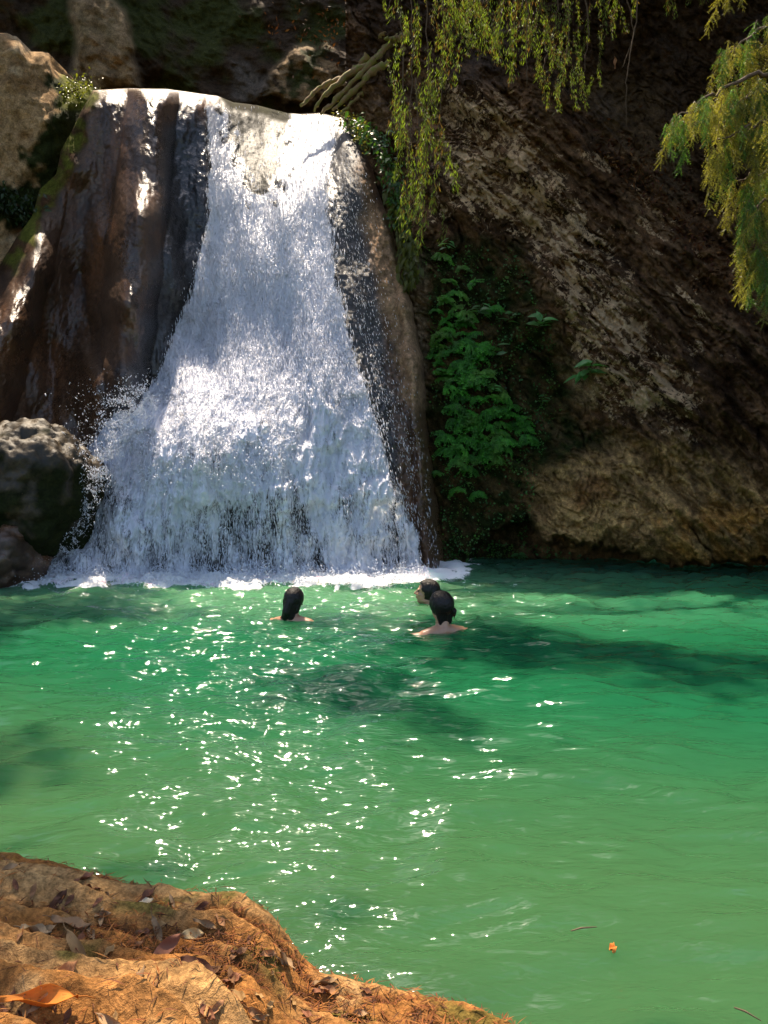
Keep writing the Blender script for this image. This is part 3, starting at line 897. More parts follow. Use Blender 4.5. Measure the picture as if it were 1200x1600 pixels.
    obj('water_sheet', np_mesh('water_sheet', W - r0, grid_faces(ny, nx), {'dens': dens}), m2, root)

    # drops and threads of froth flying off the sheet
    oc = np.array([(1, 0, 0), (-1, 0, 0), (0, 1, 0), (0, -1, 0), (0, 0, 1.0), (0, 0, -1.0)])
    of = np.array([(0, 2, 4), (2, 1, 4), (1, 3, 4), (3, 0, 4), (2, 0, 5), (1, 2, 5), (3, 1, 5), (0, 3, 5)])

    def drops(name, C, r, stretch, tilt):
        n = len(C)
        V = oc[None] * np.stack([r, r, r * stretch], -1)[:, None, :]
        V[..., 0] += V[..., 2] * tilt[:, None, 0]; V[..., 1] += V[..., 2] * tilt[:, None, 1]
        V = V + (C - r0)[:, None, :]
        Fd = (of[None] + 6 * np.arange(n)[:, None, None]).reshape(-1, 3)
        o = obj(name, np_mesh(name, V, Fd), mdrop, root)
        o['kind'] = 'stuff'
        return o

    n = 90000
    qy = 165 + RNG.random(n) ** 0.85 * 745
    L = np.interp(qy, *FALL_L); R = np.interp(qy, *FALL_R)
    qx = L - 6 + RNG.random(n) * (R - L + 22)
    cl = fbm(qx * 0.05, qy * 0.03, 3.0, 3)
    keep = RNG.random(n) < (0.02 + water_density(qx, qy) * 0.8 + 0.4 * cl * (water_density(qx, qy) > 0.05))
    keep &= qy > fall_top(qx) + 2
    keep &= RNG.random(n) < 0.30 + 0.7 * sstep(350, 650, qy)
    qx = qx[keep]; qy = qy[keep]; n = len(qx)
    q = P(qx, qy, sheet_depth(qx, qy))
    dd = sheet_depth(qx, qy) - 0.12 * fbm(q[:, 0] * 2.0, q[:, 2] * 0.6, 8.0, 3) - 0.085 * (ridged(q[:, 0] * 7 + 0.6 * fbm(q[:, 0] * 3, q[:, 2] * 2, 1.0, 2), q[:, 2] * 1.9, 3.0, 4, 0.6) - 0.9) * (0.25 + 0.75 * sstep(320, 640, qy)) - 0.01 - 0.10 * RNG.random(n) ** 2
    C = P(qx, qy, dd)
    r = 0.003 + 0.007 * RNG.random(n) ** 2.5
    slope = np.where(qy < 560, -0.35, -0.15)
    fan = np.interp(qx, [100, 350, 620], [0.45, 0.05, -0.25]) * sstep(300, 600, qy)
    drops('falling_drops', C, r * 0.85, 2.5 + 7.0 * RNG.random(n) ** 1.5, np.stack([fan + 0.05 * RNG.normal(size=n), slope + 0.12 * RNG.normal(size=n)], -1))

    # thin veil running down the dark right bank
    n = 1800
    qy = 230 + RNG.random(n) * 660
    R = np.interp(qy, *FALL_R)
    qx = R + np.abs(RNG.normal(size=n)) * 28
    ok = qx < fall_right((qy - 200) / 720) - 12
    qx = qx[ok]; qy = qy[ok]; n = len(qx)
    C = P(qx, qy, sheet_depth(qx, qy) - 0.03)
    drops('veil_drops', C, 0.0022 + 0.0028 * RNG.random(n) ** 2, 2 + 6 * RNG.random(n), np.stack([-0.2 + 0.05 * RNG.normal(size=n), -0.2 + 0 * qx], -1))

    # spray thrown up where the water hits the shoulder on the left, and along the foot
    n = 20000
    t = RNG.random(n)
    sx = np.interp(t, [0, 0.3, 0.55, 0.8, 1], [205, 165, 125, 90, 55]); sy = np.interp(t, [0, 0.3, 0.55, 0.8, 1], [622, 660, 730, 810, 895])
    g = np.abs(RNG.normal(size=n)); ang = RNG.normal(size=n) * 0.7
    sx = sx + 45 - g * 38 * (0.5 + RNG.random(n)); sy = sy + 25 * ang + 10 * g - 14 * (t < .25) * g
    cl = fbm(sx * 0.06, sy * 0.06, 9.0, 3)
    ok = (RNG.random(n) < 0.42 + 1.3 * cl) & (sy < 900)
    sx = sx[ok]; sy = sy[ok]; n = len(sx)
    C = P(sx, sy, 9.75 - 0.3 * RNG.random(n))
    drops('side_spray', C, 0.0025 + 0.008 * RNG.random(n) ** 3.5, 0.8 + 1.6 * RNG.random(n), 0.6 * RNG.normal(size=(n, 2)))
    n = 22000
    sx = 20 + RNG.random(n) * 650
    hgt = np.abs(RNG.normal(size=n)) * 0.13 * (0.5 + 1.3 * np.abs(fbm(sx * 0.03, 0 * sx, 2.0, 3)))
    b0 = PZ(sx, 902 + RNG.normal(size=n) * 5 + 4)
    C = b0 + np.stack([0 * hgt, 0 * hgt, hgt], -1)
    drops('foot_spray', C, 0.003 + 0.008 * RNG.random(n) ** 3, 0.8 + 1.2 * RNG.random(n), 0.5 * RNG.normal(size=(n, 2)))
    n = 9000
    sx = 330 + RNG.normal(size=n) * 150; sy = 690 + RNG.normal(size=n) * 60
    ok = (sy > 600) & (sx > np.interp(sy, *FALL_L) + 10) & (sx < 470) & (RNG.random(n) < 0.4 + 1.5 * fbm(sx * .05, sy * .05, 1.0, 3))
    sx = sx[ok]; sy = sy[ok]; n = len(sx)
    C = P(sx, sy, sheet_depth(sx, sy) - 0.08 - 0.22 * RNG.random(n))
    drops('shoulder_spray', C, 0.005 + 0.012 * RNG.random(n) ** 2, 0.8 + 1.2 * RNG.random(n), 0.7 * RNG.normal(size=(n, 2)))
    return mdrop


MAT['froth'] = build_waterfall()


# foam heaped on the pool along the foot of the fall
def build_foam():
    nx, ny = 520, 40
    u = np.linspace(-60, 720, nx)[None]; v = np.linspace(0, 1, ny)[:, None]
    far = np.interp(u, [-60, 0, 60, 660, 720], [893, 899, 899, 899, 892]); near = 917 + 13 * fbm(u * 0.012, 0 * u, 5.0, 3) + 5 * fbm(u * 0.05, 0 * u, 3.0, 2)
    near = np.where(u > 640, near - (u - 640) * 0.12, near)
    py = far + v * (near - far)
    W = PZ(u + 0 * v, py)
    prof = np.sin(np.pi * np.clip(v, 0, 1)) ** 0.6
    X, Y = W[..., 0], W[..., 1]
    h = prof * (0.045 + 0.07 * (ridged(X * 2.2, Y * 3, 2.0, 3) - 0.6) + 0.05 * fbm(X * 9, Y * 9, 4.0, 3)) - 0.02
    W[..., 2] = h * sstep(720, 620, u) - 0.03 * sstep(600, 720, u)
    m, nt, N, L, bs = new_mat('pool_foam')
    bs.inputs['Base Color'].default_value = (0.88, 0.88, 0.87, 1); bs.inputs['Roughness'].default_value = 0.55
    pos = nt.nodes.new('ShaderNodeNewGeometry').outputs['Position']
    n1 = tex_noise(nt, 30, 5, 0.7, pos)
    b = nt.nodes.new('ShaderNodeBump'); b.inputs['Strength'].default_value = 0.8; b.inputs['Distance'].default_value = 0.06
    L.new(n1.outputs[0], b.inputs['Height']); L.new(b.outputs[0], bs.inputs['Normal'])
    o = obj('foam', np_mesh('foam', W, grid_faces(ny, nx)), m)
    tag(o, 'bright white foam along the foot of the waterfall', 'foam', kind='stuff')


build_foam()

# ------------------------------------------------------------------ boulders at the left of the fall
import bmesh


def boulder(name, label, px, py, d, rx, ry, rz, seed, mosscol, base, wetness, power=2.4, sub=6):
    bm = bmesh.new(); bmesh.ops.create_icosphere(bm, subdivisions=sub, radius=1.0)
    V = np.array([v.co[:] for v in bm.verts]); Fc = np.array([[v.index for v in f.verts] for f in bm.faces]); bm.free()
    V = V / (np.abs(V) ** power).sum(1)[:, None] ** (1 / power)
    k = 1 + 0.24 * fbm(V[:, 0] * 1.6 + seed, V[:, 1] * 1.6, V[:, 2] * 1.6, 4) + 0.05 * (ridged(V[:, 0] * 2.5 + seed, V[:, 1] * 3, V[:, 2] * 3, 3) - 0.9) + 0.02 * fbm(V[:, 0] * 14, V[:, 1] * 14, V[:, 2] * 14 + seed, 3)
    W = V * k[:, None] * np.array([rx, ry, rz])
    c = np.zeros((len(V), 3)) + np.array(base)
    c = lerp3(c, np.array(base) * 0.4, sstep(0, 0.4, fbm(V[:, 0] * 4, V[:, 1] * 4, V[:, 2] * 4 + seed, 4)))
    c = lerp3(c, np.array(base) * 2.0, sstep(0.1, 0.4, fbm(V[:, 0] * 3, V[:, 1] * 3, V[:, 2] * 3 - seed, 4)) * 0.7)
    ms = sstep(-0.15, 0.25, fbm(V[:, 0] * 2, V[:, 1] * 2, V[:, 2] * 2 + 3 * seed, 4) - 0.45 * V[:, 2] + 0.1)
    c = lerp3(c, mosscol, ms * 0.85)
    o = obj(name, np_mesh(name, W, Fc, {'col': c, 'wet': np.clip(wetness - 0.5 * ms, 0, 1)}), MAT['wetrock'], None, P(px, py, d))
    tag(o, label, 'boulder')
    return o


boulder('boulder', 'big rounded mossy boulder beside the splashing water at the left', 45, 765, 9.75, 0.84, 0.75, 0.84, 2.0, [0.009, 0.014, 0.004], [0.034, 0.021, 0.008], 0.55, 2.6)
boulder('boulder', 'low wet reddish rock at the left waterline under the mossy boulder', -10, 868, 9.35, 0.62, 0.55, 0.52, 5.0, [0.03, 0.016, 0.008], [0.085, 0.042, 0.022], 0.95, 2.2, 5)

# ------------------------------------------------------------------ leaf and bark materials
MAT['needle'] = leaf_material('cypress_needles', (0.06, 0.11, 0.02), 0.4, 0.5, 0.5, True)
MAT['willow'] = leaf_material('narrow_leaves', (0.06, 0.08, 0.015), 0.4, 0.5, 0.5, True)
MAT['fern'] = leaf_material('fern_leaflets', (0.03, 0.11, 0.018), 0.35, 0.35, 0.5, True, (0.085, 0.20, 0.02))
MAT['broad'] = leaf_material('broad_leaves', (0.045, 0.12, 0.035), 0.2, 0.35, 0.38, True)
MAT['canopy'] = leaf_material('canopy_leaves', (0.05, 0.09, 0.02), 0.35, 0.3, 0.5)
MAT['dead'] = leaf_material('dead_leaves', (0.2, 0.09, 0.03), 0.25, 0.15, 0.75, True)
MAT['dead'].node_tree.nodes['Principled BSDF'].inputs['Specular IOR Level'].default_value = 0.15
MAT['bark'], nt, N, L, bs = new_mat('bark')
pos = nt.nodes.new('ShaderNodeNewGeometry').outputs['Position']
n1 = tex_noise(nt, 16, 5, 0.7, pos)
L.new(mixcol(nt, (0.06, 0.035, 0.02), (0.16, 0.10, 0.055), n1.outputs[0]), bs.inputs['Base Color']); bs.inputs['Roughness'].default_value = 0.85
b = nt.nodes.new('ShaderNodeBump'); b.inputs['Strength'].default_value = 0.6; b.inputs['Distance'].default_value = 0.02
L.new(n1.outputs[0], b.inputs['Height']); L.new(b.outputs[0], bs.inputs['Normal'])


MAT['mossbark'], nt, N, L, bs = new_mat('mossy_bark')
pos = nt.nodes.new('ShaderNodeNewGeometry').outputs['Position']
n1 = tex_noise(nt, 9, 5, 0.7, pos)
L.new(mixcol(nt, (0.24, 0.15, 0.07), (0.17, 0.17, 0.025), maprange(nt, n1.outputs[0], 0.42, 0.58, 0, 1)), bs.inputs['Base Color']); bs.inputs['Roughness'].default_value = 0.85

# ------------------------------------------------------------------ hanging twigs
def feather_twig(L):
    """drooping bald-cypress spray"""
    mb = MB(); n = 14
    a0 = RNG.random() * 6.28; out = np.array([math.cos(a0), math.sin(a0), 0])
    pts = [out * (0.22 * L * (1 - (1 - t) ** 2)) + np.array([0, 0, -L * t ** 1.2]) + 0.012 * rv() * t for t in np.linspace(0, 1, n)]
    pts = np.array(pts)
    mb.tube(pts, np.linspace(0.004, 0.0012, n), 4, (0.14, 0.08, 0.04))
    tone = RNG.random()
    nb = int(46 * L / 0.6)
    for k in range(nb):
        t = 0.06 + 0.94 * k / nb
        i = min(int(t * (n - 1)), n - 2); f = t * (n - 1) - i
        p = pts[i] * (1 - f) + pts[i + 1] * f
        a = RNG.random() * 6.28
        d0 = unit(np.array([math.cos(a), math.sin(a), -0.75 + 0.3 * RNG.normal()]))
        bl = (0.10 + 0.07 * RNG.random()) * (1 - 0.35 * t)
        m = 9
        nrm = unit(np.cross(d0, rv()))
        for j in range(m):
            s = (j + 0.5) / m
            q = p + d0 * bl * s + np.array([0, 0, -0.5 * bl * s * s])
            dr = unit(d0 + np.array([0, 0, -s]))
            ll = 0.024 * (1 - 0.5 * s) + 0.006
            g = 0.7 + 0.6 * RNG.random()
            col = np.array([0.085, 0.17, 0.03]) * g if tone < 0.7 else np.array([0.24, 0.22, 0.04]) * g
            for sg in (-1, 1):
                e = unit(dr * 0.75 + sg * nrm * 0.8 + 0.2 * rv())
                w = np.cross(e, rv()); w = unit(w) * 0.0036
                mb.add([q - w, q + e * ll * 0.5 + w * 0.3, q + e * ll, q + w * 1.2], [[0, 1, 2], [0, 2, 3]], col)
    return mb.mesh('feather_twig', MAT['needle'], False)


def willow_twig(L, dry=0.3):
    mb = MB(); n = 16
    a0 = RNG.random() * 6.28; out = np.array([math.cos(a0), math.sin(a0), 0])
    pts = np.array([out * (0.10 * L * (1 - (1 - t) ** 2)) + np.array([0, 0, -L * t]) + 0.02 * rv() * t for t in np.linspace(0, 1, n)])
    mb.tube(pts, np.linspace(0.005, 0.0015, n), 4, (0.13, 0.07, 0.035))
    nl = int(95 * L)
    for k in range(nl):
        t = RNG.random() ** 0.8
        i = min(int(t * (n - 1)), n - 2); f = t * (n - 1) - i
        p = pts[i] * (1 - f) + pts[i + 1] * f + 0.035 * rv() * np.array([1, 1, 0.4])
        a = RNG.random() * 6.28
        d = unit(np.array([0.45 * math.cos(a), 0.45 * math.sin(a), -1.0]))
        g = 0.65 + 0.7 * RNG.random()
        col = (np.array([0.17, 0.10, 0.03]) if RNG.random() < dry * 0.8 else np.array([0.19, 0.27, 0.03])) * g
        mb.leaf(p, d, rv(), 0.06 + 0.06 * RNG.random(), 0.009 + 0.006 * RNG.random(), col, 0.1 + 0.2 * RNG.random(), 2)
    return mb.mesh('willow_twig', MAT['willow'], False)


FEATHER = [feather_twig(l) for l in (0.42, 0.5, 0.55, 0.6, 0.7, 0.8, 0.5, 0.62)]
WILLOW = [willow_twig(l, dr) for l, dr in ((0.5, .2), (0.6, .35), (0.7, .3), (0.8, .5), (0.9, .4), (0.55, .1), (0.65, .6), (1.0, .45))]


def hang(root, me, loc, scale=1.0, name='hanging_twig', parent=None):
    o = obj(name, me, None, parent or root, Vector(loc) - root.location)
    o.rotation_euler = (0.12 * RNG.normal(), 0.12 * RNG.normal(), RNG.random() * 6.28)
    o.scale = (scale, scale, scale)
    return o


def poly_samples(poly, n):
    p = np.array(poly, float); lo, hi = p.min(0), p.max(0); out = []
    while len(out) < n:
        q = lo + RNG.random((n * 4, 2)) * (hi - lo)
        out += q[poly_sd(q[:, 0], q[:, 1], poly) > 0].tolist()
    return out[:n]


def bough(parent, pts, r0, r1, name='bough', sides=7):
    pts = np.array(pts, float)
    t = np.linspace(0, 1, len(pts)); tt = np.linspace(0, 1, len(pts) * 6)
    q = np.stack([np.interp(tt, t, pts[:, i]) for i in range(3)], -1)
    for _ in range(3): q[1:-1] = 0.25 * q[:-2] + 0.5 * q[1:-1] + 0.25 * q[2:]
    q[1:-1] += 0.012 * RNG.normal(size=q[1:-1].shape)
    mb = MB(); mb.tube(q - np.array(parent.location), np.linspace(r0, r1, len(q)), sides)
    return obj(name, mb.mesh(name, MAT['bark']), None, parent)


# unseen canopy added to shade the gorge, holes cut sunward of each lit spot
LIT = []


def lit(p, r):
    LIT.append((np.asarray(p, float), r))


for a, b, d, r in ((470, 215, 12.9, .95), (505, 190, 13.2, .95), (430, 270, 12.2, .8), (420, 340, 11.7, .5), (440, 440, 11.3, .4), (400, 400, 11.4, .35),
                   (160, 143, 13, .3), (205, 141, 13, .3), (255, 142, 13, .3), (310, 152, 13, .3), (345, 175, 13, .3),
                   (250, 715, 9.9, .6), (285, 775, 9.85, .45), (225, 660, 10.0, .35), (390, 715, 10.1, .42), (330, 480, 11.4, .15),
                   (122, 232, 12.5, .25), (140, 265, 12.3, .18), (215, 300, 11.8, .38), (130, 585, 11.3, .35), (90, 560, 11.4, .2), (15, 830, 9.3, .45),
                   (1150, 120, 5.6, .55), (1150, 250, 5.6, .6), (1175, 330, 5.6, .5), (900, 170, 10.3, .3), (960, 40, 10.3, .3), (560, 200, 13, .35), (600, 90, 13.6, .4), (650, 60, 13.6, .35), (540, 140, 13.8, .35),
                   (640, 60, 10.5, .45), (660, 200, 10.5, .35), (650, 330, 10.5, .25), (740, 40, 10.5, .4), (800, 50, 10.5, .35), (860, 60, 10.5, .3), (900, 130, 10.4, .3), (120, 145, 13.6, .3), (740, 160, 12.7, .25), (790, 190, 12.5, .25), (840, 150, 12.6, .2), (610, 880, 9.8, .35), (560, 800, 10.2, .2)):
    lit(P(a, b, d if a > 700 or d < 9.6 or d > 13.5 else float(FALL_D(np.array([a]), np.array([b]))[0])), r)
for x in range(0, 700, 40): lit(PZ(x, 909), .20 if 330 < x < 580 else .30)
for a, b, r in ((110, 995, .45), (190, 1000, .4), (640, 930, .5), (720, 945, .5), (800, 940, .5), (880, 950, .4), (960, 965, .8), (1060, 975, .7), (1150, 975, .8), (1180, 942, .3), (450, 940, .45), (330, 935, .4), (540, 935, .4),
                (60, 1070, .8), (230, 1085, .7), (400, 1020, .4), (1000, 1420, .7), (1130, 1300, .7), (850, 1480, .6), (700, 1420, .4), (680, 1530, .2), (1120, 1540, .5), (560, 1250, .35), (120, 1260, .4), (480, 1160, .3), (820, 1250, .3), (700, 1060, .1), (850, 1085, .12), (1000, 1075, .12), (1110, 1120, .15), (930, 1135, .12), (760, 1110, .1), (200, 1290, .25), (330, 1330, .2), (60, 1290, .2), (250, 1220, .3)):
    lit(PZ(a, b), r)
for a, b, z, r in ((30, 1595, .45, .12), (430, 1450, .28, .02), (330, 1580, .38, .0)):
    lit(PZ(a, b, z), r)
LP = np.array([p for p, r in LIT]); LR = np.array([r for p, r in LIT])


def clump_ok(C, rad):
    q = C[:, None, :] - LP[None]
    t = q @ SUN
    dist = np.linalg.norm(q - t[..., None] * SUN, axis=-1)
    return ~((dist < LR[None] + rad) & (t > 0)).any(1)


def shade_crown(parent, C, name, nleaf=16, rad=0.42):
    n = len(C) * nleaf
    ctr = np.repeat(C, nleaf, 0)
    off = RNG.normal(size=(n, 3)) * np.array([rad, rad, rad * 0.6]) * 0.52
    p = ctr + off
    a = RNG.normal(size=(n, 3)); a /= np.linalg.norm(a, axis=1)[:, None]
    b = RNG.normal(size=(n, 3)); b -= (b * a).sum(1)[:, None] * a; b /= np.linalg.norm(b, axis=1)[:, None]
    Ls = (0.09 + 0.07 * RNG.random(n))[:, None]; Ws = Ls * 0.42
    V = np.stack([p - a * Ls, p + b * Ws, p + a * Ls, p - b * Ws], 1) - np.array(parent.location)
    Fq = np.arange(4 * n).reshape(n, 4)
    return obj(name, np_mesh(name, V, Fq, None, False), MAT['canopy'], parent)


# ---- cypress on the right bank: trunk outside the frame, feathery boughs hanging into view
tr1 = empty('cypress_tree', (5.6, 6.6, -0.3), 'feathery green cypress boughs hanging in at the upper right', 'tree')
bough(tr1, [(5.6, 6.6, -0.6), (5.55, 6.6, 2.0), (5.5, 6.7, 5.0), (5.3, 6.8, 8.5), (4.8, 7.2, 12.5)], 0.42, 0.14, 'trunk', 12)
for path, n, sp, sc_ in (([(1420, -20), (1250, 30), (1190, 45), (1120, 95)], 60, 22, .52), ([(1420, 60), (1260, 100), (1180, 118), (1110, 150), (1046, 192)], 74, 15, .46),
                         ([(1420, 150), (1260, 170), (1190, 190), (1112, 222)], 70, 20, .58), ([(1420, 230), (1260, 250), (1200, 265), (1150, 285)], 58, 22, .58),
                         ([(1420, 330), (1270, 350), (1210, 370), (1172, 395)], 54, 24, .66), ([(1420, -120), (1280, -110), (1180, -70), (1140, -20)], 26, 16, .45), ([(1420, 110), (1240, 135), (1160, 150), (1130, 175)], 44, 24, .55), ([(1420, 290), (1260, 305), (1200, 315), (1165, 330)], 36, 22, .55)):
    dd = 5.5 + 0.5 * RNG.random()
    pts = [np.array([5.5, 6.7, P(1420, path[0][1], 6.3)[2]])] + [P(a, b, dd + 0.3 * (a > 1300)) for a, b in path]
    bo = bough(tr1, pts, 0.035, 0.004)
    pa = np.array(path, float); seg = np.linspace(0, 1, len(pa))
    for k in range(n):
        if RNG.random() < 0.22: continue
        q = 0.25 + 0.75 * (k + RNG.random()) / n
        hang(tr1, FEATHER[RNG.integers(8)], P(np.interp(q, seg, pa[:, 0]) + 4 * RNG.normal(), np.interp(q, seg, pa[:, 1]) + sp * 0.5 * RNG.normal(), dd + 0.18 * RNG.normal()), sc_ * (0.55 + 0.7 * RNG.random()), parent=bo)

# ---- big tree rooted on the cliff top above the frame; its weeping twigs hang down in front of the right cliff
tr2 = empty('weeping_tree', P(960, -120, 13.6), 'long weeping olive twigs hanging from the top centre over the cliff', 'tree')
b0 = np.array(tr2.location)
bough(tr2, [b0 + (0, 0, -0.4), b0 + (-0.3, 0.2, 1.5), b0 + (-1.0, 0.4, 3.4)], 0.5, 0.3, 'trunk', 12)
T0 = b0 + (-1.0, 0.4, 3.4)
for e in ((-5.5, 1.0, 1.2), (2.0, -2.5, 0.9), (1.0, 2.0, 2.0)):
    bough(tr2, [T0, T0 + np.array(e) * 0.5 + (0, 0, 0.4), T0 + np.array(e)], 0.2, 0.04, 'limb', 9)
LIMB = [b0 + (-0.1, 0, 0.6), P(900, -150, 11.6), P(800, -70, 10.6), P(700, -60, 10.5), P(600, -50, 10.6)]
bough(tr2, LIMB, 0.10, 0.02, 'limb')
bough(tr2, [P(900, -150, 11.6), P(930, -80, 10.5), P(960, -50, 10.2)], 0.05, 0.01, 'limb')
for x, top, bot, n, s, dj in ((640, -40, 330, 20, .72, .5), (665, -40, 340, 24, .75, .5), (690, -40, 250, 16, .7, .4), (625, 20, 260, 9, .6, .3), (650, 120, 360, 12, .55, .3), (610, -40, 30, 4, .5, .3),
                              (730, -50, 60, 20, .6, .5), (755, -50, 40, 18, .65, .5), (785, -50, 50, 16, .7, .4), (815, -50, 50, 14, .6, .4), (840, -50, 70, 14, .6, .4), (868, -40, 80, 14, .55, .3), (885, -30, 140, 22, .5, .3), (915, 0, 140, 16, .45, .3), (850, 60, 130, 8, .45, .2),
                              (955, -60, 20, 9, .5, .2), (970, -40, 10, 4, .5, .2), (1050, -70, -10, 8, .6, .3), (1090, -70, -30, 7, .5, .3), (700, -60, 20, 8, .6, .4), (930, -70, 0, 5, .4, .3)):
    d0 = 10.5
    stem = np.array([P(x + 4 * math.sin(q * 5), top + (bot - top) * q, d0) for q in np.linspace(0, 1, 14)]) + 0.01 * RNG.normal(size=(14, 3))
    mb = MB(); mb.tube(stem - np.array(tr2.location), np.linspace(0.010, 0.003, 14), 5)
    stem_o = obj('hanging_stem', mb.mesh('hanging_stem', MAT['bark']), None, tr2)
    for k in range(n):
        if RNG.random() < 0.18: continue
        q = (k + RNG.random()) / n
        hang(tr2, WILLOW[RNG.integers(8)], P(x + RNG.normal() * 14, top + (bot - top) * q, d0 + dj * (RNG.random() - 0.5)), s * (0.7 + 0.6 * RNG.random()), parent=stem_o)

# added shade canopy out of view, split between the two trees
n = 10500
C = np.stack([-10 + 20 * RNG.random(n), 3.6 + 19.4 * RNG.random(n), 3.2 * RNG.random(n)], -1)
C[:, 2] += np.maximum(10.0, 3.0 + 0.70 * C[:, 1])
G = C - SUN * (C[:, 2] / SUN[2])[:, None]                 # where the clump's shadow meets the pool plane
ok = clump_ok(C, 0.30)
pool = (G[:, 1] < 8.8) & (G[:, 1] > 2.1)
gap = fbm(G[:, 0] * 0.9, G[:, 1] * 0.9, 3.0, 3)
ok &= ~(pool & (RNG.random(n) < 0.42 + 1.4 * gap))
ok &= ~((G[:, 1] < 2.1) & (RNG.random(n) < 0.05))
gapsky = (np.abs(C[:, 0] / C[:, 1] + 0.15) < 0.10) & (C[:, 1] > 10)
ok &= ~(gapsky & (RNG.random(n) < 0.8))
pxc, pyc = project(C)
ok &= pyc < -110
C = C[ok]
right = C[:, 0] > 2.5
shade_crown(tr1, C[right & (C[:, 1] < 10)], 'shade_crown')
shade_crown(tr2, C[~(right & (C[:, 1] < 10))], 'shade_crown')

# ------------------------------------------------------------------ ferns and leafy plants on the right wall
def fern_mesh(seed):
    mb = MB()
    nf = 22
    for k in range(nf):
        a = -1.5 + 3.0 * k / (nf - 1) + 0.15 * RNG.normal()
        el = 0.2 + 0.5 * RNG.random()
        L = 0.14 + 0.12 * RNG.random()
        d = unit(np.array([math.sin(a), -0.75 - 0.3 * RNG.random(), el]))
        pts = np.array([d * L * t + np.array([0, 0, -0.75 * L * t * t]) for t in np.linspace(0, 1, 7)])
        mb.tube(pts, np.linspace(0.0022, 0.0008, 7), 3, (0.02, 0.02, 0.01))
        g0 = 0.7 + 0.6 * RNG.random()
        for j in range(11):
            t = 0.18 + 0.82 * j / 10
            p = d * L * t + np.array([0, 0, -0.75 * L * t * t])
            dr = unit(d + np.array([0, 0, -1.5 * t])); sd = unit(np.cross(dr, [0, -0.5, 1]))
            ll = 0.024 * (1 - 0.4 * t) + 0.010
            for sg in (-1, 1):
                e = unit(sg * sd + 0.35 * dr + 0.25 * rv() + np.array([0, 0, -0.25]))
                mb.leaf(p, e, unit(np.array([0, -0.7, 0.7]) + 0.4 * rv()), ll, ll * 0.85, np.array([0.045, 0.21, 0.012]) * g0 * (0.8 + 0.4 * RNG.random()), 0.3, 2)
    return mb.mesh('fern', MAT['fern'], False)


FERN = [fern_mesh(i) for i in range(5)]
spots = poly_samples([(672, 470), (715, 455), (760, 540), (775, 600), (812, 640), (835, 690), (800, 705), (770, 745), (735, 750), (695, 705), (680, 600)], 120)
spots += [(700, 440), (735, 445), (720, 420), (675, 740), (745, 770), (715, 765), (770, 480), (690, 400)]
spots.sort(key=lambda q: q[1])
for k, (a, b) in enumerate(spots):
    dd = float(right_depth(np.array([a]), np.array([b]))[0])
    o = obj('fern', FERN[k % 5], None, None, P(a, b, dd - 0.03))
    s = 0.7 + 0.55 * RNG.random()
    o.scale = (s, s, s); o.rotation_euler = (0.2 * RNG.normal(), 0.35 * RNG.normal(), 0.3 * RNG.normal())
    tag(o, 'bright green fern tuft in the hanging fern bed right of the waterfall', 'fern', 'ferns growing on the mossy wall')


# small creeping leaves covering the moss
def creepers():
    n = 9000
    pts = np.array(poly_samples([(655, 380), (800, 385), (860, 500), (880, 640), (840, 740), (815, 890), (695, 890), (675, 650), (668, 450)], n))
    den = fbm(pts[:, 0] * 0.02, pts[:, 1] * 0.02, 4.0, 4)
    pts = pts[RNG.random(n) < 0.35 + 1.2 * den]
    extra = np.array(poly_samples([(690, 840), (840, 850), (960, 880), (1000, 889), (690, 889)], 700)); pts = np.concatenate([pts, extra])
    n = len(pts)
    p = P(pts[:, 0], pts[:, 1], right_depth(pts[:, 0], pts[:, 1]) - 0.01 - 0.05 * RNG.random(n))
    a = RNG.normal(size=(n, 3)) * [1, .5, 1] + [0, -0.3, -0.5]; a /= np.linalg.norm(a, axis=1)[:, None]
    b = np.cross(a, RNG.normal(size=(n, 3)) * .4 + [0, -1, .4]); b /= np.linalg.norm(b, axis=1)[:, None]
    Ls = (0.016 + 0.034 * RNG.random(n) ** 2)[:, None]
    V = np.stack([p, p + a * Ls * .5 + b * Ls * .4, p + a * Ls, p + a * Ls * .5 - b * Ls * .4], 1)
    col = np.repeat((np.array([0.04, 0.16, 0.02]) * (0.5 + RNG.random((n, 1)))), 4, 0)
    o = obj('creeping_plants', np_mesh('creeping_plants', V, np.arange(4 * n).reshape(n, 4), {'col': col}, False), MAT['fern'])
    tag(o, 'small creeping leaves over the mossy wall right of the waterfall', 'ground cover', kind='stuff')


creepers()


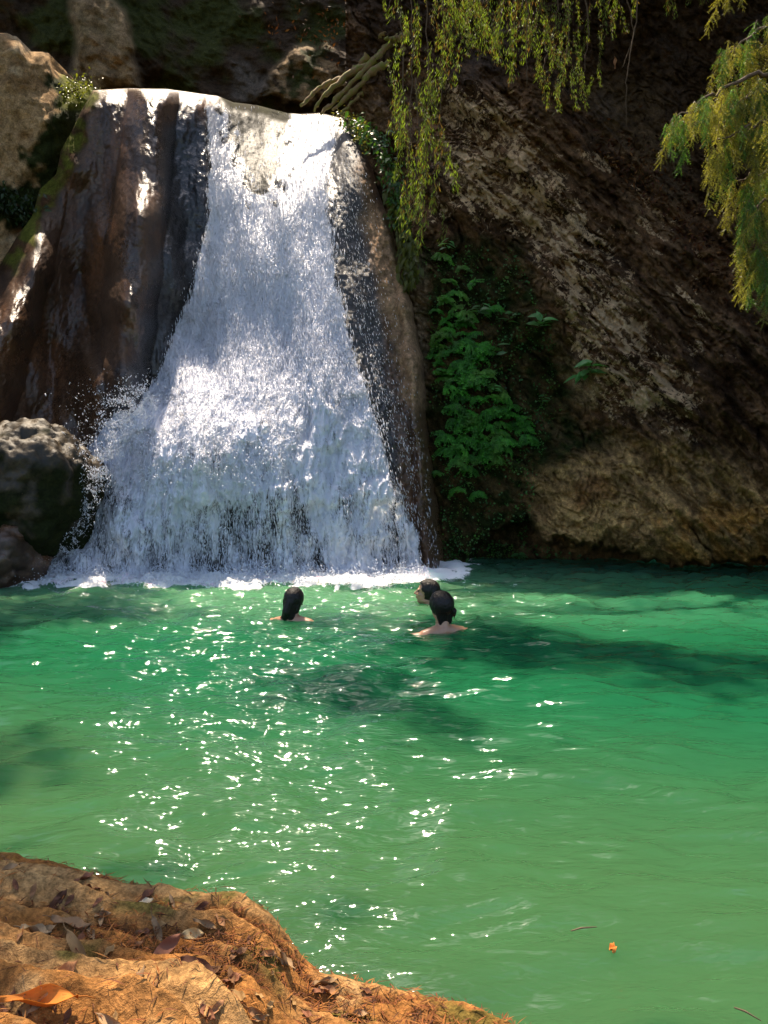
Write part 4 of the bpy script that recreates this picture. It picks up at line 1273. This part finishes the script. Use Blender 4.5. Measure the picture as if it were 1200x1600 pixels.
def leafy_plant(px, py, size, nl, label, droop=0.3, tone=1.0, whorl=True, off=0.12):
    dd = float(right_depth(np.array([px]), np.array([py]))[0])
    base = P(px, py, dd)
    t = empty('leafy_plant', base, label, 'plant', None)
    tip = np.array([0.25 * size * RNG.normal(), -off - 0.9 * size, 0.55 * size])
    pts = np.array([tip * q + np.array([0, 0, -0.25 * size * math.sin(q * 3.1)]) for q in np.linspace(0, 1, 8)])
    mb = MB(); mb.tube(pts, np.linspace(0.006, 0.003, 8), 5, (0.06, 0.07, 0.02))
    obj('stem', mb.mesh('stem', MAT['broad']), None, t)
    for k in range(nl):
        q = 0.45 + 0.55 * k / max(nl - 1, 1)
        p = pts[min(int(q * 7), 7)]
        a = 2.4 * k + 0.4 * RNG.normal()
        d = unit(np.array([math.cos(a), 0.5 * math.sin(a) - 0.45, 0.35 - 1.1 * droop * RNG.random()]))
        mb = MB(); L = size * (0.75 + 0.4 * RNG.random())
        mb.leaf((0, 0, 0), d, unit(np.array([0, -0.45, 1]) + 0.25 * rv()), L, L * 0.5, np.array([0.08, 0.22, 0.06]) * tone * (0.75 + 0.5 * RNG.random()), 0.2 + 0.5 * droop, 4)
        obj('leaf', mb.mesh('leaf', MAT['broad']), None, t, p)
    return t


leafy_plant(905, 590, 0.27, 15, 'largest broad leaved plant jutting from the edge of the pale slab', 0.55, 1.3, True, 0.45)
leafy_plant(838, 512, 0.20, 10, 'upright leafy sprig above the dark hollow left of the pale slab', 0.2, 1.1)
leafy_plant(775, 556, 0.20, 4, 'pair of broad flat leaves beside the fern bed below the sprig', 0.1, 0.8)
leafy_plant(842, 628, 0.13, 5, 'small four leaved plant in the dark hollow below the sprig', 0.3, 0.9)
leafy_plant(745, 490, 0.17, 9, 'dark leafy plant at the top of the fern bed', 0.4, 0.75)
leafy_plant(790, 505, 0.19, 5, 'broad bluish leaves between the fern bed and the sprig', 0.3, 0.75)
leafy_plant(697, 390, 0.18, 7, 'pale tuft of narrow leaves under the hanging twigs', 0.5, 1.2)
leafy_plant(770, 612, 0.12, 4, 'yellow green leaf standing out at the right edge of the fern bed', 0.3, 1.9)
leafy_plant(813, 868, 0.13, 9, 'little bush at the waterline under the cliff overhang', 0.4, 0.9)
leafy_plant(908, 885, 0.14, 9, 'dark low bush in the shade of the undercut cliff', 0.4, 0.6)
leafy_plant(968, 886, 0.11, 8, 'dim leafy seedling farthest right along the undercut waterline', 0.4, 0.6)


# trailing shrub on the right shoulder of the fall
def trailing_shrub(name, label, path, n, L, spread, col, depth_f, mat='broad', droop=0.6):
    pts = np.array([P(a, b, depth_f(a, b)) for a, b in path])
    t = empty(name, pts[0], label, 'plant')
    mb = MB(); mb.tube(pts - pts[0], np.linspace(0.016, 0.006, len(pts)), 5, (0.1, 0.07, 0.04))
    obj('stem', mb.mesh('stem', MAT['bark']), None, t)
    mb = MB(); tt = np.linspace(0, 1, len(pts))
    for k in range(n):
        q = RNG.random()
        p = np.array([np.interp(q, tt, pts[:, i]) for i in range(3)]) - pts[0] + spread * rv() * np.array([1, .7, 1]) + np.array([0, -0.05, 0])
        d = unit(rv() * np.array([1, .7, .6]) + np.array([0, -0.4, -droop]))
        l = L * (0.6 + 0.7 * RNG.random())
        mb.leaf(p, d, unit(np.array([0, -0.3, 1]) + 0.5 * rv()), l, l * 0.5, np.array(col) * (0.6 + 0.8 * RNG.random()), 0.35, 3)
    o = obj('foliage', mb.mesh('foliage', MAT[mat], False), None, t); o['kind'] = 'stuff'
    return t


fr = lambda a, b: float(FALL_D(np.array([a]), np.array([b]))[0]) - 0.05
trailing_shrub('trailing_shrub', 'glossy green ivy spilling down beside the right shoulder of the waterfall', [(555, 195), (585, 215), (605, 250), (618, 300), (628, 350)], 520, 0.10, 0.10, (0.055, 0.13, 0.02), fr)
trailing_shrub('trailing_shrub', 'sunlit yellow moss tuft right of the bright lip of the waterfall', [(530, 180), (548, 190), (566, 205), (572, 225)], 420, 0.06, 0.09, (0.20, 0.19, 0.03), lambda a, b: fr(a, b) + 0.1)
trailing_shrub('trailing_shrub', 'yellow green grassy fringe hanging at the right bank below the ivy', [(612, 300), (630, 350), (640, 400), (640, 440)], 380, 0.16, 0.06, (0.11, 0.12, 0.02), lambda a, b: fr(a, b) + 0.1, 'willow', 2.5)
trailing_shrub('trailing_shrub', 'lime green sunlit moss patch at the left end of the ledge', [(100, 150), (120, 140), (140, 132)], 300, 0.05, 0.09, (0.20, 0.22, 0.02), lambda a, b: 12.9)
trailing_shrub('trailing_shrub', 'dark ivy clump hanging on the pale cliff at the left edge', [(-20, 300), (10, 310), (35, 325), (50, 335)], 500, 0.09, 0.12, (0.025, 0.05, 0.012), lambda a, b: 12.15)

# ------------------------------------------------------------------ roots running down to the lip
rt = empty('tree_root', P(655, 55, 14.0), 'sunlit mossy roots running from the bank down to the waterfall lip', 'root')
for path in ([(660, 45), (630, 52), (600, 80), (560, 120), (520, 160), (500, 178)], [(655, 62), (620, 95), (585, 110), (555, 140), (520, 172)], [(600, 52), (605, 75), (580, 100), (545, 115), (505, 150), (490, 172)], [(650, 50), (625, 62), (600, 60)],
             [(610, 90), (585, 130), (560, 150), (530, 180)], [(575, 90), (545, 120), (500, 135), (470, 165)]):
    pts = np.array([P(a, b, 13.9 - 0.35 * i / len(path) + 0.05 * RNG.normal()) for i, (a, b) in enumerate(path)])
    t_ = np.linspace(0, 1, len(pts)); tt = np.linspace(0, 1, 30)
    q = np.stack([np.interp(tt, t_, pts[:, i]) for i in range(3)], -1)
    for _ in range(3): q[1:-1] = 0.25 * q[:-2] + 0.5 * q[1:-1] + 0.25 * q[2:]
    q += 0.010 * RNG.normal(size=q.shape)
    mb = MB(); mb.tube(q - np.array(rt.location), np.linspace(0.075, 0.02, 30) * (0.6 + 0.8 * RNG.random(30)) * (0.5 + RNG.random()), 8)
    obj('root', mb.mesh('root', MAT['mossbark']), None, rt)
# earth bank that carries the roots
bk = boulder('root_bank', 'dark earth bank under the sunlit roots above the lip', 640, 150, 14.6, 0.9, 0.7, 1.25, 9.0, [0.03, 0.04, 0.01], [0.05, 0.033, 0.02], 0.1, 2.4, 5)
bk['category'] = 'bank'

# aerial roots and a dead leaf caught on them
for lab, path, d in (('long thin brown aerial root hanging at the top right', [(1000, -60), (995, 20), (985, 80), (978, 130), (979, 195)], 10.4), ('short reddish aerial root in the middle of the hanging twigs', [(822, -60), (824, 20), (823, 80), (823, 135)], 10.3), ('kinked aerial root crossing behind the long one', [(965, -60), (985, 20), (990, 60), (972, 105)], 10.6)):
    pts = np.array([P(a, b, d) for a, b in path]); tt = np.linspace(0, 1, 24)
    q = np.stack([np.interp(tt, np.linspace(0, 1, len(pts)), pts[:, i]) for i in range(3)], -1) + 0.006 * RNG.normal(size=(24, 3))
    mb = MB(); mb.tube(q - pts[0], np.linspace(0.012, 0.004, 24), 5)
    tag(obj('aerial_root', mb.mesh('aerial_root', MAT['bark']), None, None, pts[0]), lab, 'root')


# ------------------------------------------------------------------ dry leaves and needles
def dead_leaf_mesh(L, W, col, curl, seg=8):
    """curled dry leaf with thickness-free blade but real curl, midrib and stalk"""
    nu, nv = seg + 1, 7
    u = np.linspace(0, 1, nu)[:, None]; v = np.linspace(-1, 1, nv)[None]
    w = W * 0.5 * np.sin(np.pi * u ** 0.8) ** 0.8 + 0.001
    ang = v * curl
    x = (u - 0.5) * L + 0 * v
    y = w * np.sin(ang) / max(curl, 0.05)
    z = w * (1 - np.cos(ang)) / max(curl, 0.05) + 0.18 * L * (u - 0.5) ** 2 * np.sign(curl) + 0.008 * np.sin(u * 9 + 2 * v)
    V = np.stack([x, y, z], -1)
    V2 = V + np.array([0, 0, -0.0015])
    Fc = grid_faces(nu, nv).tolist()
    mb = MB(); mb.add(V, Fc, col); mb.add(V2, [f[::-1] for f in Fc], np.array(col) * 0.8)
    mb.tube([(-0.5 * L, 0, 0.045 * L), (-0.6 * L, 0, 0.05 * L), (-0.72 * L, 0.02 * L, 0.03 * L)], [0.0018, 0.0015, 0.001], 4, np.array(col) * 0.6)
    return mb.mesh('dead_leaf', MAT['dead'])


DL = [dead_leaf_mesh(0.10, 0.042, (0.26, 0.13, 0.06), 1.2), dead_leaf_mesh(0.085, 0.035, (0.20, 0.085, 0.045), 0.7), dead_leaf_mesh(0.12, 0.045, (0.30, 0.19, 0.10), 1.6), dead_leaf_mesh(0.07, 0.03, (0.34, 0.20, 0.08), 0.5), dead_leaf_mesh(0.09, 0.036, (0.16, 0.07, 0.04), 1.0)]


def sh(x, y):
    return float(shore_height(np.array([float(x)]), np.array([float(y)]))[0])


def on_shore(px, py):
    z = 0.3
    for _ in range(12):
        w = PZ(px, py, z); z = 0.5 * z + 0.5 * sh(w[0], w[1])
    w = PZ(px, py, z); return np.array([w[0], w[1], sh(w[0], w[1])])


def place_leaf(me, px, py, rz, label, scale=1.0, tilt=(0, 0), group=None, lift=0.006):
    p = on_shore(px, py)
    e = 0.03
    gx = (sh(p[0] + e, p[1]) - sh(p[0] - e, p[1])) / (2 * e); gy = (sh(p[0], p[1] + e) - sh(p[0], p[1] - e)) / (2 * e)
    o = obj('fallen_leaf', me, None, None, p + (0, 0, lift))
    q = Vector((0, 0, 1)).rotation_difference(Vector((-gx, -gy, 1)).normalized()).to_matrix().to_4x4()
    M = Matrix.Translation(o.location) @ q @ Matrix.Rotation(rz, 4, 'Z') @ Matrix.Rotation(tilt[0], 4, 'X') @ Matrix.Rotation(tilt[1], 4, 'Y') @ Matrix.Scale(scale, 4)
    o.matrix_world = M
    tag(o, label, 'leaf', group)
    return o


place_leaf(dead_leaf_mesh(0.15, 0.05, (0.58, 0.20, 0.035), 1.6), 60, 1572, 0.15 + math.pi, 'big curled bright orange leaf at the lower left corner', 1.0, (0.5, 0.0), None, 0.012)
place_leaf(dead_leaf_mesh(0.13, 0.055, (0.20, 0.085, 0.05), 0.5), 262, 1497, 0.9, 'broad purplish brown leaf standing up at the centre of the litter', 0.62, (0.3, -0.5), None, 0.03)
place_leaf(dead_leaf_mesh(0.15, 0.055, (0.17, 0.075, 0.045), 0.9), 310, 1520, -0.25, 'long purplish brown leaf lying right of the upright one', 0.62, (0.2, 0.0), None, 0.015)
place_leaf(dead_leaf_mesh(0.13, 0.036, (0.36, 0.21, 0.09), 1.3), 122, 1494, -0.75, 'long folded grey tan leaf above the orange leaf', 0.9, (0.2, 0.0), None, 0.012)
place_leaf(dead_leaf_mesh(0.10, 0.04, (0.34, 0.16, 0.07), 0.6), 100, 1530, 1.2, 'ribbed russet leaf just above the big orange leaf', 0.8, (0.4, 0.2), None, 0.012)
place_leaf(dead_leaf_mesh(0.12, 0.04, (0.28, 0.16, 0.08), 0.5), 110, 1448, 0.2, 'flat grey brown leaf in the upper part of the litter', 0.8, (0.1, 0.0), None, 0.010)
place_leaf(dead_leaf_mesh(0.09, 0.045, (0.34, 0.24, 0.14), 1.5), 55, 1462, 0.4, 'curled grey leaf with a dark hollow near the left edge', 0.8, (0.2, 0.0), None, 0.010)
place_leaf(dead_leaf_mesh(0.06, 0.03, (0.55, 0.45, 0.30), 0.4), 228, 1416, 1.1, 'small cream coloured leaf near the top of the rock ledge', 0.8, (0.5, 0.0), None, 0.010)
place_leaf(dead_leaf_mesh(0.07, 0.035, (0.55, 0.38, 0.18), 0.9), 302, 1465, 0.1, 'little pale yellow leaf in the dark hollow below the rock hump', 0.8, (0.2, 0.0), None, 0.010)
placed = 0
while placed < 110:
    a = RNG.random() * 620 - 20; b = 1350 + RNG.random() * 250
    if b < np.interp(a, [e[0] for e in EDGE], [e[1] for e in EDGE]) + 14: continue
    place_leaf(DL[RNG.integers(5)], a, b, RNG.random() * 6.28, 'small dry brown leaf lying among the litter on the shore rock', 0.28 + 0.36 * RNG.random(), (0.2 * RNG.normal(), 0.15 * RNG.normal()), 'dry leaves littering the shore rock')
    placed += 1


def needle_litter():
    n = 60000
    x = -1.5 + RNG.random(n) * 2.1; y = 1.05 + RNG.random(n) * 1.25
    z = shore_height(x, y); zs = shore_height(x, y, False)
    rel = z - zs + 0.012 * fbm(x * 14, y * 14, 5.0, 4)
    ye = np.interp(x, _e[:, 0], _e[:, 1], left=_e[0, 1])
    keep = (RNG.random(n) < sstep(0.012, -0.03, rel) * 0.9 + 0.04) & (ye - y > 0.02)
    x, y, z = x[keep], y[keep], z[keep]; n = len(x)
    a = RNG.random(n) * 6.28; L = 0.008 + 0.022 * RNG.random(n)
    d = np.stack([np.cos(a), np.sin(a), 0.12 * RNG.normal(size=n)], -1) * L[:, None]
    w = np.stack([-np.sin(a), np.cos(a), 0 * a], -1) * (0.0009 + 0.0016 * RNG.random(n) ** 2)[:, None]
    p = np.stack([x, y, z + 0.004 + 0.008 * RNG.random(n)], -1)
    V = np.stack([p - d - w * .4, p + w + (0, 0, .002), p + d, p - w + (0, 0, .002)], 1)
    pal = np.array([(0.20, 0.07, 0.03), (0.13, 0.05, 0.03), (0.30, 0.14, 0.05), (0.09, 0.04, 0.025), (0.24, 0.09, 0.03)])
    col = np.repeat(pal[RNG.integers(5, size=n)] * (0.7 + 0.6 * RNG.random((n, 1))), 4, 0)
    col = col * [1.1, 1.0, 0.75]
    o = obj('needle_litter', np_mesh('needle_litter', V, np.arange(4 * n).reshape(n, 4), {'col': col}, False), MAT['dead'])
    tag(o, 'red brown needle litter in the hollows of the shore rock', 'litter', kind='stuff')
    # leaf debris caught on the ledges of the cliffs
    A = np.array(poly_samples([(930, 205), (980, 225), (1060, 300), (1110, 370), (1150, 440), (1120, 440), (1050, 350), (960, 260)], 900)) + RNG.normal(size=(900, 2)) * 22
    d1 = right_depth(A[:, 0], A[:, 1]) - 0.03
    B = np.array(poly_samples([(440, 0), (620, 0), (600, 50), (520, 70), (430, 60)], 260)) + RNG.normal(size=(260, 2)) * 30; d2 = 15.9 + 0 * B[:, 0]
    p = np.concatenate([P(A[:, 0], A[:, 1], d1), P(B[:, 0], B[:, 1], d2)])
    n = len(p)
    a = RNG.normal(size=(n, 3)); a /= np.linalg.norm(a, axis=1)[:, None]; b = np.cross(a, RNG.normal(size=(n, 3))); b /= np.linalg.norm(b, axis=1)[:, None]
    L = (0.02 + 0.04 * RNG.random(n))[:, None]
    V = np.stack([p - a * L, p + b * L * .35, p + a * L, p - b * L * .35], 1)
    col = np.repeat(pal[RNG.integers(5, size=n)] * (0.25 + 0.7 * RNG.random((n, 1))), 4, 0)
    o = obj('cliff_litter', np_mesh('cliff_litter', V, np.arange(4 * n).reshape(n, 4), {'col': col}, False), MAT['dead'])
    tag(o, 'dark dead leaves caught on the ledges of the cliffs', 'litter', kind='stuff')


needle_litter()

# things floating on the pool
o = obj('floating_leaf', dead_leaf_mesh(0.035, 0.022, (0.45, 0.15, 0.03), 0.5), None, None, PZ(958, 1481, 0.012)); o.rotation_euler = (0, 0, 1.2)
tag(o, 'tiny orange leaf floating on the pool near the lower right', 'leaf')
for lab, a, b, rz, L in (('thin brown twig floating on the pool left of the orange leaf', 912, 1451, 0.25, 0.045), ('dark twig floating at the lower right corner of the pool', 1168, 1584, -0.75, 0.035)):
    mb = MB(); mb.tube([(-L, 0, 0), (-.2 * L, 0.003, 0.002), (L, -0.002, 0)], [0.002, 0.003, 0.0015], 5)
    o = obj('floating_twig', mb.mesh('floating_twig', MAT['bark']), None, None, PZ(a, b, 0.012)); o.rotation_euler = (0, 0, rz)
    tag(o, lab, 'twig')
# dead leaf caught on the aerial root
o = obj('hanging_leaf', dead_leaf_mesh(0.16, 0.07, (0.36, 0.17, 0.08), 0.7), None, None, P(960, 98, 10.4)); o.rotation_euler = (0.2, 1.5, 0.4)
tag(o, 'single dead tan leaf caught on a root at the top right', 'leaf')


# ------------------------------------------------------------------ swimmers
def skin_mat():
    m, nt, N, L, bs = new_mat('wet_skin')
    pos = nt.nodes.new('ShaderNodeNewGeometry').outputs['Position']
    n1 = tex_noise(nt, 30, 3, 0.5, pos)
    L.new(mixcol(nt, (0.36, 0.18, 0.10), (0.46, 0.25, 0.15), n1.outputs[0]), bs.inputs['Base Color'])
    bs.inputs['Roughness'].default_value = 0.35; bs.inputs['Subsurface Weight'].default_value = 0.1
    bs.inputs['Subsurface Radius'].default_value = (0.01, 0.004, 0.002)
    return m


def hair_mat():
    m, nt, N, L, bs = new_mat('wet_black_hair')
    pos = nt.nodes.new('ShaderNodeTexCoord').outputs['Object']
    mp = nt.nodes.new('ShaderNodeMapping'); mp.inputs['Scale'].default_value = (1, 1, 0.12); L.new(pos, mp.inputs[0])
    n1 = tex_noise(nt, 75, 3, 0.6, mp.outputs[0])
    bs.inputs['Base Color'].default_value = (0.010, 0.007, 0.006, 1); bs.inputs['Roughness'].default_value = 0.4; bs.inputs['Specular IOR Level'].default_value = 0.25
    b = nt.nodes.new('ShaderNodeBump'); b.inputs['Strength'].default_value = 1.0; b.inputs['Distance'].default_value = 0.012
    L.new(n1.outputs[0], b.inputs['Height']); L.new(b.outputs[0], bs.inputs['Normal'])
    return m


MAT['skin'] = skin_mat(); MAT['hair'] = hair_mat()
MAT['eye'], nt, N, L, bs = new_mat('dark_eye'); bs.inputs['Base Color'].default_value = (0.03, 0.02, 0.015, 1); bs.inputs['Roughness'].default_value = 0.15
MAT['cloth'], nt, N, L, bs = new_mat('dark_red_swimwear'); bs.inputs['Base Color'].default_value = (0.22, 0.03, 0.035, 1)
MAT['strap'], nt, N, L, bs = new_mat('dark_swim_strap'); bs.inputs['Base Color'].default_value = (0.03, 0.02, 0.025, 1)


def ell(bm, c, r, rot=None, sub=3):
    ret = bmesh.ops.create_icosphere(bm, subdivisions=sub, radius=1.0)
    M = Matrix.Translation(c) @ (rot.to_4x4() if rot is not None else Matrix.Identity(4)) @ Matrix.Diagonal((*r, 1))
    bmesh.ops.transform(bm, matrix=M, verts=ret['verts'])
    return ret['verts']


def cap(bm, a, b, ra, rb, n=10):
    a = Vector(a); b = Vector(b)
    for i in range(n + 1):
        t = i / n
        r = ra + (rb - ra) * t
        ell(bm, a.lerp(b, t), (r, r, r), None, 2)


def remesh(bm, name, voxel, mat, smooth_it=3):
    me = bpy.data.meshes.new(name + '_src'); bm.to_mesh(me); bm.free()
    o = bpy.data.objects.new(name + '_src', me); COL.objects.link(o)
    md = o.modifiers.new('r', 'REMESH'); md.mode = 'VOXEL'; md.voxel_size = voxel; md.use_smooth_shade = True
    sm = o.modifiers.new('s', 'SMOOTH'); sm.iterations = smooth_it; sm.factor = 0.5
    dg = bpy.context.evaluated_depsgraph_get()
    m2 = bpy.data.meshes.new_from_object(o.evaluated_get(dg)); m2.name = name
    bpy.data.objects.remove(o); bpy.data.meshes.remove(me)
    m2.materials.clear(); m2.materials.append(mat)
    return m2


def hand(bm, wrist, d, up, side):
    d = Vector(d).normalized(); up = Vector(up).normalized(); lat = d.cross(up).normalized() * side
    w = Vector(wrist)
    cap(bm, w, w + d * 0.05, 0.02, 0.028, 4)
    ell(bm, w + d * 0.055, (0.03, 0.03, 0.02), None, 2)
    for k, (o_, l) in enumerate(((-0.027, 0.055), (-0.009, 0.068), (0.009, 0.072), (0.027, 0.062))):
        a = w + d * 0.075 + lat * o_
        m = a + d * l * 0.55 + lat * o_ * 0.25 - up * 0.006
        cap(bm, a, m, 0.0095, 0.0085, 5); cap(bm, m, m + d * l * 0.5 - up * 0.016, 0.0085, 0.007, 5)
    a = w + d * 0.03 + lat * 0.026
    cap(bm, a, a + (d * 0.6 + lat * 0.8) * 0.035, 0.012, 0.010, 4); cap(bm, a + (d * 0.6 + lat * 0.8) * 0.035, a + (d * 1.0 + lat * 0.75) * 0.06, 0.010, 0.008, 4)


def person(label, loc, yaw, head_rot, neck_len, lower, arms, hair, seed, size=1.16):
    """swimmer upright in the water; local y forward, origin at the waterline under the head"""
    root = empty('person', loc, label, 'person')
    root.rotation_euler = (0, 0, yaw); root.scale = (size,) * 3
    bm = bmesh.new()
    HC = Vector((0, 0.015, 0.125 - lower))                # centre of the head
    R = Matrix.Rotation(head_rot[2], 3, 'Z') @ Matrix.Rotation(head_rot[1], 3, 'Y') @ Matrix.Rotation(head_rot[0], 3, 'X')

    def H(x, y, z): return HC + R @ Vector((x, y, z))
    ell(bm, H(0, -0.012, 0.03), (0.074, 0.092, 0.085), R)            # skull
    ell(bm, H(0, 0.022, -0.035), (0.058, 0.068, 0.075), R)           # face
    ell(bm, H(0, 0.045, -0.088), (0.030, 0.034, 0.026), R)           # chin
    for s in (-1, 1):
        ell(bm, H(s * 0.038, 0.005, -0.072), (0.020, 0.042, 0.024), R, 2)   # jaw
        ell(bm, H(s * 0.036, 0.062, -0.022), (0.020, 0.018, 0.016), R, 2)   # cheekbone
        ell(bm, H(s * 0.026, 0.076, 0.024), (0.024, 0.013, 0.008), R, 2)    # brow
        ell(bm, H(s * 0.073, -0.010, -0.008), (0.008, 0.019, 0.030), R, 2)  # ear
    cap(bm, H(0, 0.084, 0.012), H(0, 0.106, -0.022), 0.009, 0.013, 6)       # nose
    for s in (-1, 1): ell(bm, H(s * 0.012, 0.094, -0.026), (0.008, 0.009, 0.007), R, 2)
    ell(bm, H(0, 0.088, -0.049), (0.022, 0.009, 0.006), R, 2); ell(bm, H(0, 0.085, -0.061), (0.019, 0.009, 0.007), R, 2)   # lips
    nb = Vector((0, -0.02, -lower - 0.03 - neck_len))
    cap(bm, H(0, -0.018, -0.05), nb, 0.052, 0.060, 8)
    sh_z = nb.z - 0.02
    for s in (-1, 1): cap(bm, (0, -0.025, sh_z + 0.015), (s * 0.16, -0.02, sh_z - 0.02), 0.062, 0.056, 8)
    for i, (z, rx, ry) in enumerate(((-0.06, .165, .10), (-.14, .165, .11), (-.24, .15, .105), (-.34, .135, .10), (-.44, .15, .11), (-.52, .16, .12))):
        ell(bm, (0, -0.01, sh_z + z), (rx, ry, 0.08), None, 3)
    for s in (-1, 1):      # legs treading water
        k = Vector((s * 0.10, 0.22 + 0.05 * s, sh_z - 0.86)); f = Vector((s * 0.11, 0.0, sh_z - 1.22))
        cap(bm, (s * 0.085, 0, sh_z - 0.52), k, 0.085, 0.058, 10); cap(bm, k, f, 0.056, 0.036, 10); cap(bm, f, f + Vector((0, 0.14, -0.05)), 0.036, 0.022, 5)
    for s, (el_, wr) in zip((-1, 1), arms):
        S = Vector((s * 0.175, -0.02, sh_z - 0.03)); E = Vector(el_) ; W_ = Vector(wr)
        cap(bm, S, E, 0.050, 0.038, 10); cap(bm, E, W_, 0.038, 0.024, 10); hand(bm, W_, W_ - E, (0, 0, 1), -s)
    obj('body', remesh(bm, 'body', 0.006, MAT['skin'], 3), None, root)
    for s in (-1, 1):
        bm = bmesh.new(); ell(bm, H(s * 0.030, 0.080, 0.006), (0.011, 0.008, 0.006), R, 2)
        me = bpy.data.meshes.new('eye'); bm.to_mesh(me); bm.free(); obj('eye', me, MAT['eye'], root)
    # hair: cap over the skull, cut back from the face, plus what hangs or is tied up
    bm = bmesh.new()
    vs = ell(bm, H(0, -0.016, 0.028), (0.094, 0.110, 0.104), R, 4)
    Ri = R.transposed()
    dele = [v for v in bm.verts if (lambda q: q.y > 0.055 - 0.35 * max(q.z - 0.03, 0) * 0 and q.z < 0.075 or q.y > 0.022 and q.z < 0.012 or q.z < -0.075)(Ri @ (v.co - HC))]
    bmesh.ops.delete(bm, geom=dele, context='VERTS')
    for v in bm.verts:
        q = Ri @ (v.co - HC)
        v.co += v.normal * 0.004 * math.sin(60 * math.atan2(q.x, -q.y) + 8 * q.z) * 0.5
    bmesh.ops.solidify(bm, geom=bm.faces[:], thickness=0.012)
    hair(bm, H, R)
    obj('hair', remesh(bm, 'hair', 0.005, MAT['hair'], 9), None, root)
    return root, sh_z, H, R


def hair_nape(bm, H, R):        # wet hair hanging to the left shoulder
    cap(bm, H(0, -0.085, 0.0), H(-0.02, -0.10, -0.09), 0.055, 0.050, 8)
    cap(bm, H(-0.02, -0.090, -0.08), H(-0.045, -0.085, -0.15), 0.050, 0.036, 8)
    cap(bm, H(0.015, -0.075, -0.04), H(0.01, -0.075, -0.14), 0.048, 0.040, 8)
    cap(bm, H(-0.045, -0.085, -0.13), H(-0.085, -0.07, -0.165), 0.022, 0.012, 6)
    for s in (-1, 1): cap(bm, H(s * 0.060, -0.045, 0.0), H(s * 0.052, -0.06, -0.08), 0.036, 0.030, 6)
    cap(bm, H(0.075, -0.02, 0.0), H(0.092, -0.01, -0.028), 0.012, 0.005, 5)
    cap(bm, H(-0.07, -0.02, -0.02), H(-0.088, -0.02, -0.035), 0.014, 0.008, 5)


def hair_bun(bm, H, R):         # low knot with loose ends, turned to the right
    ell(bm, H(0.068, -0.072, -0.03), (0.030, 0.028, 0.032), R)
    ell(bm, H(0.080, -0.07, -0.05), (0.016, 0.016, 0.024), R)
    cap(bm, H(0.085, -0.07, -0.04), H(0.080, -0.065, -0.105), 0.010, 0.004, 6)
    for k in range(7): cap(bm, H(-0.057 + 0.019 * k, -0.078 + 0.009 * abs(k - 3), 0.02), H(-0.040 + 0.014 * k, -0.062, -0.115), 0.034, 0.017, 9)


def hair_wet(bm, H, R):         # hair slicked back, down to the nape
    for k in range(7): cap(bm, H(-0.06 + 0.02 * k, -0.07 - 0.02 * (1 - abs(k - 3) / 3), 0.02), H(-0.045 + 0.015 * k, -0.065 - 0.012 * (1 - abs(k - 3) / 3), -0.10), 0.032, 0.024, 6)
    cap(bm, H(0, -0.085, -0.08), H(0, -0.075, -0.15), 0.04, 0.03, 6)


P1 = PZ(459, 967)
person('swimmer seen from behind alone at the left, wet black hair to the neck', P1, -0.25, (-0.02, 0.10, 0.0), 0.018, -0.048, (((-0.30, 0.12, -0.06), (-0.42, 0.30, -0.14)), ((0.28, 0.10, -0.10), (0.40, 0.30, -0.20))), hair_nape, 1, 1.04)
P2 = PZ(690, 986)
person('nearer swimmer of the right pair, black hair tied in a low knot, arms spread', P2, 0.45, (0.05, -0.06, 0.0), 0.020, -0.065, (((-0.29, 0.05, -0.040), (-0.40, 0.18, -0.060)), ((0.32, -0.04, -0.034), (0.48, 0.0, -0.060))), hair_bun, 2)
P3 = PZ(669, 944)
person('farther swimmer of the right pair, face in profile to the left, hair slicked back', P3, 1.45, (0.12, 0.0, 0.0), 0.03, 0.015, (((-0.28, 0.15, -0.22), (-0.36, 0.34, -0.20)), ((0.28, 0.15, -0.22), (0.36, 0.34, -0.20))), hair_wet, 3)
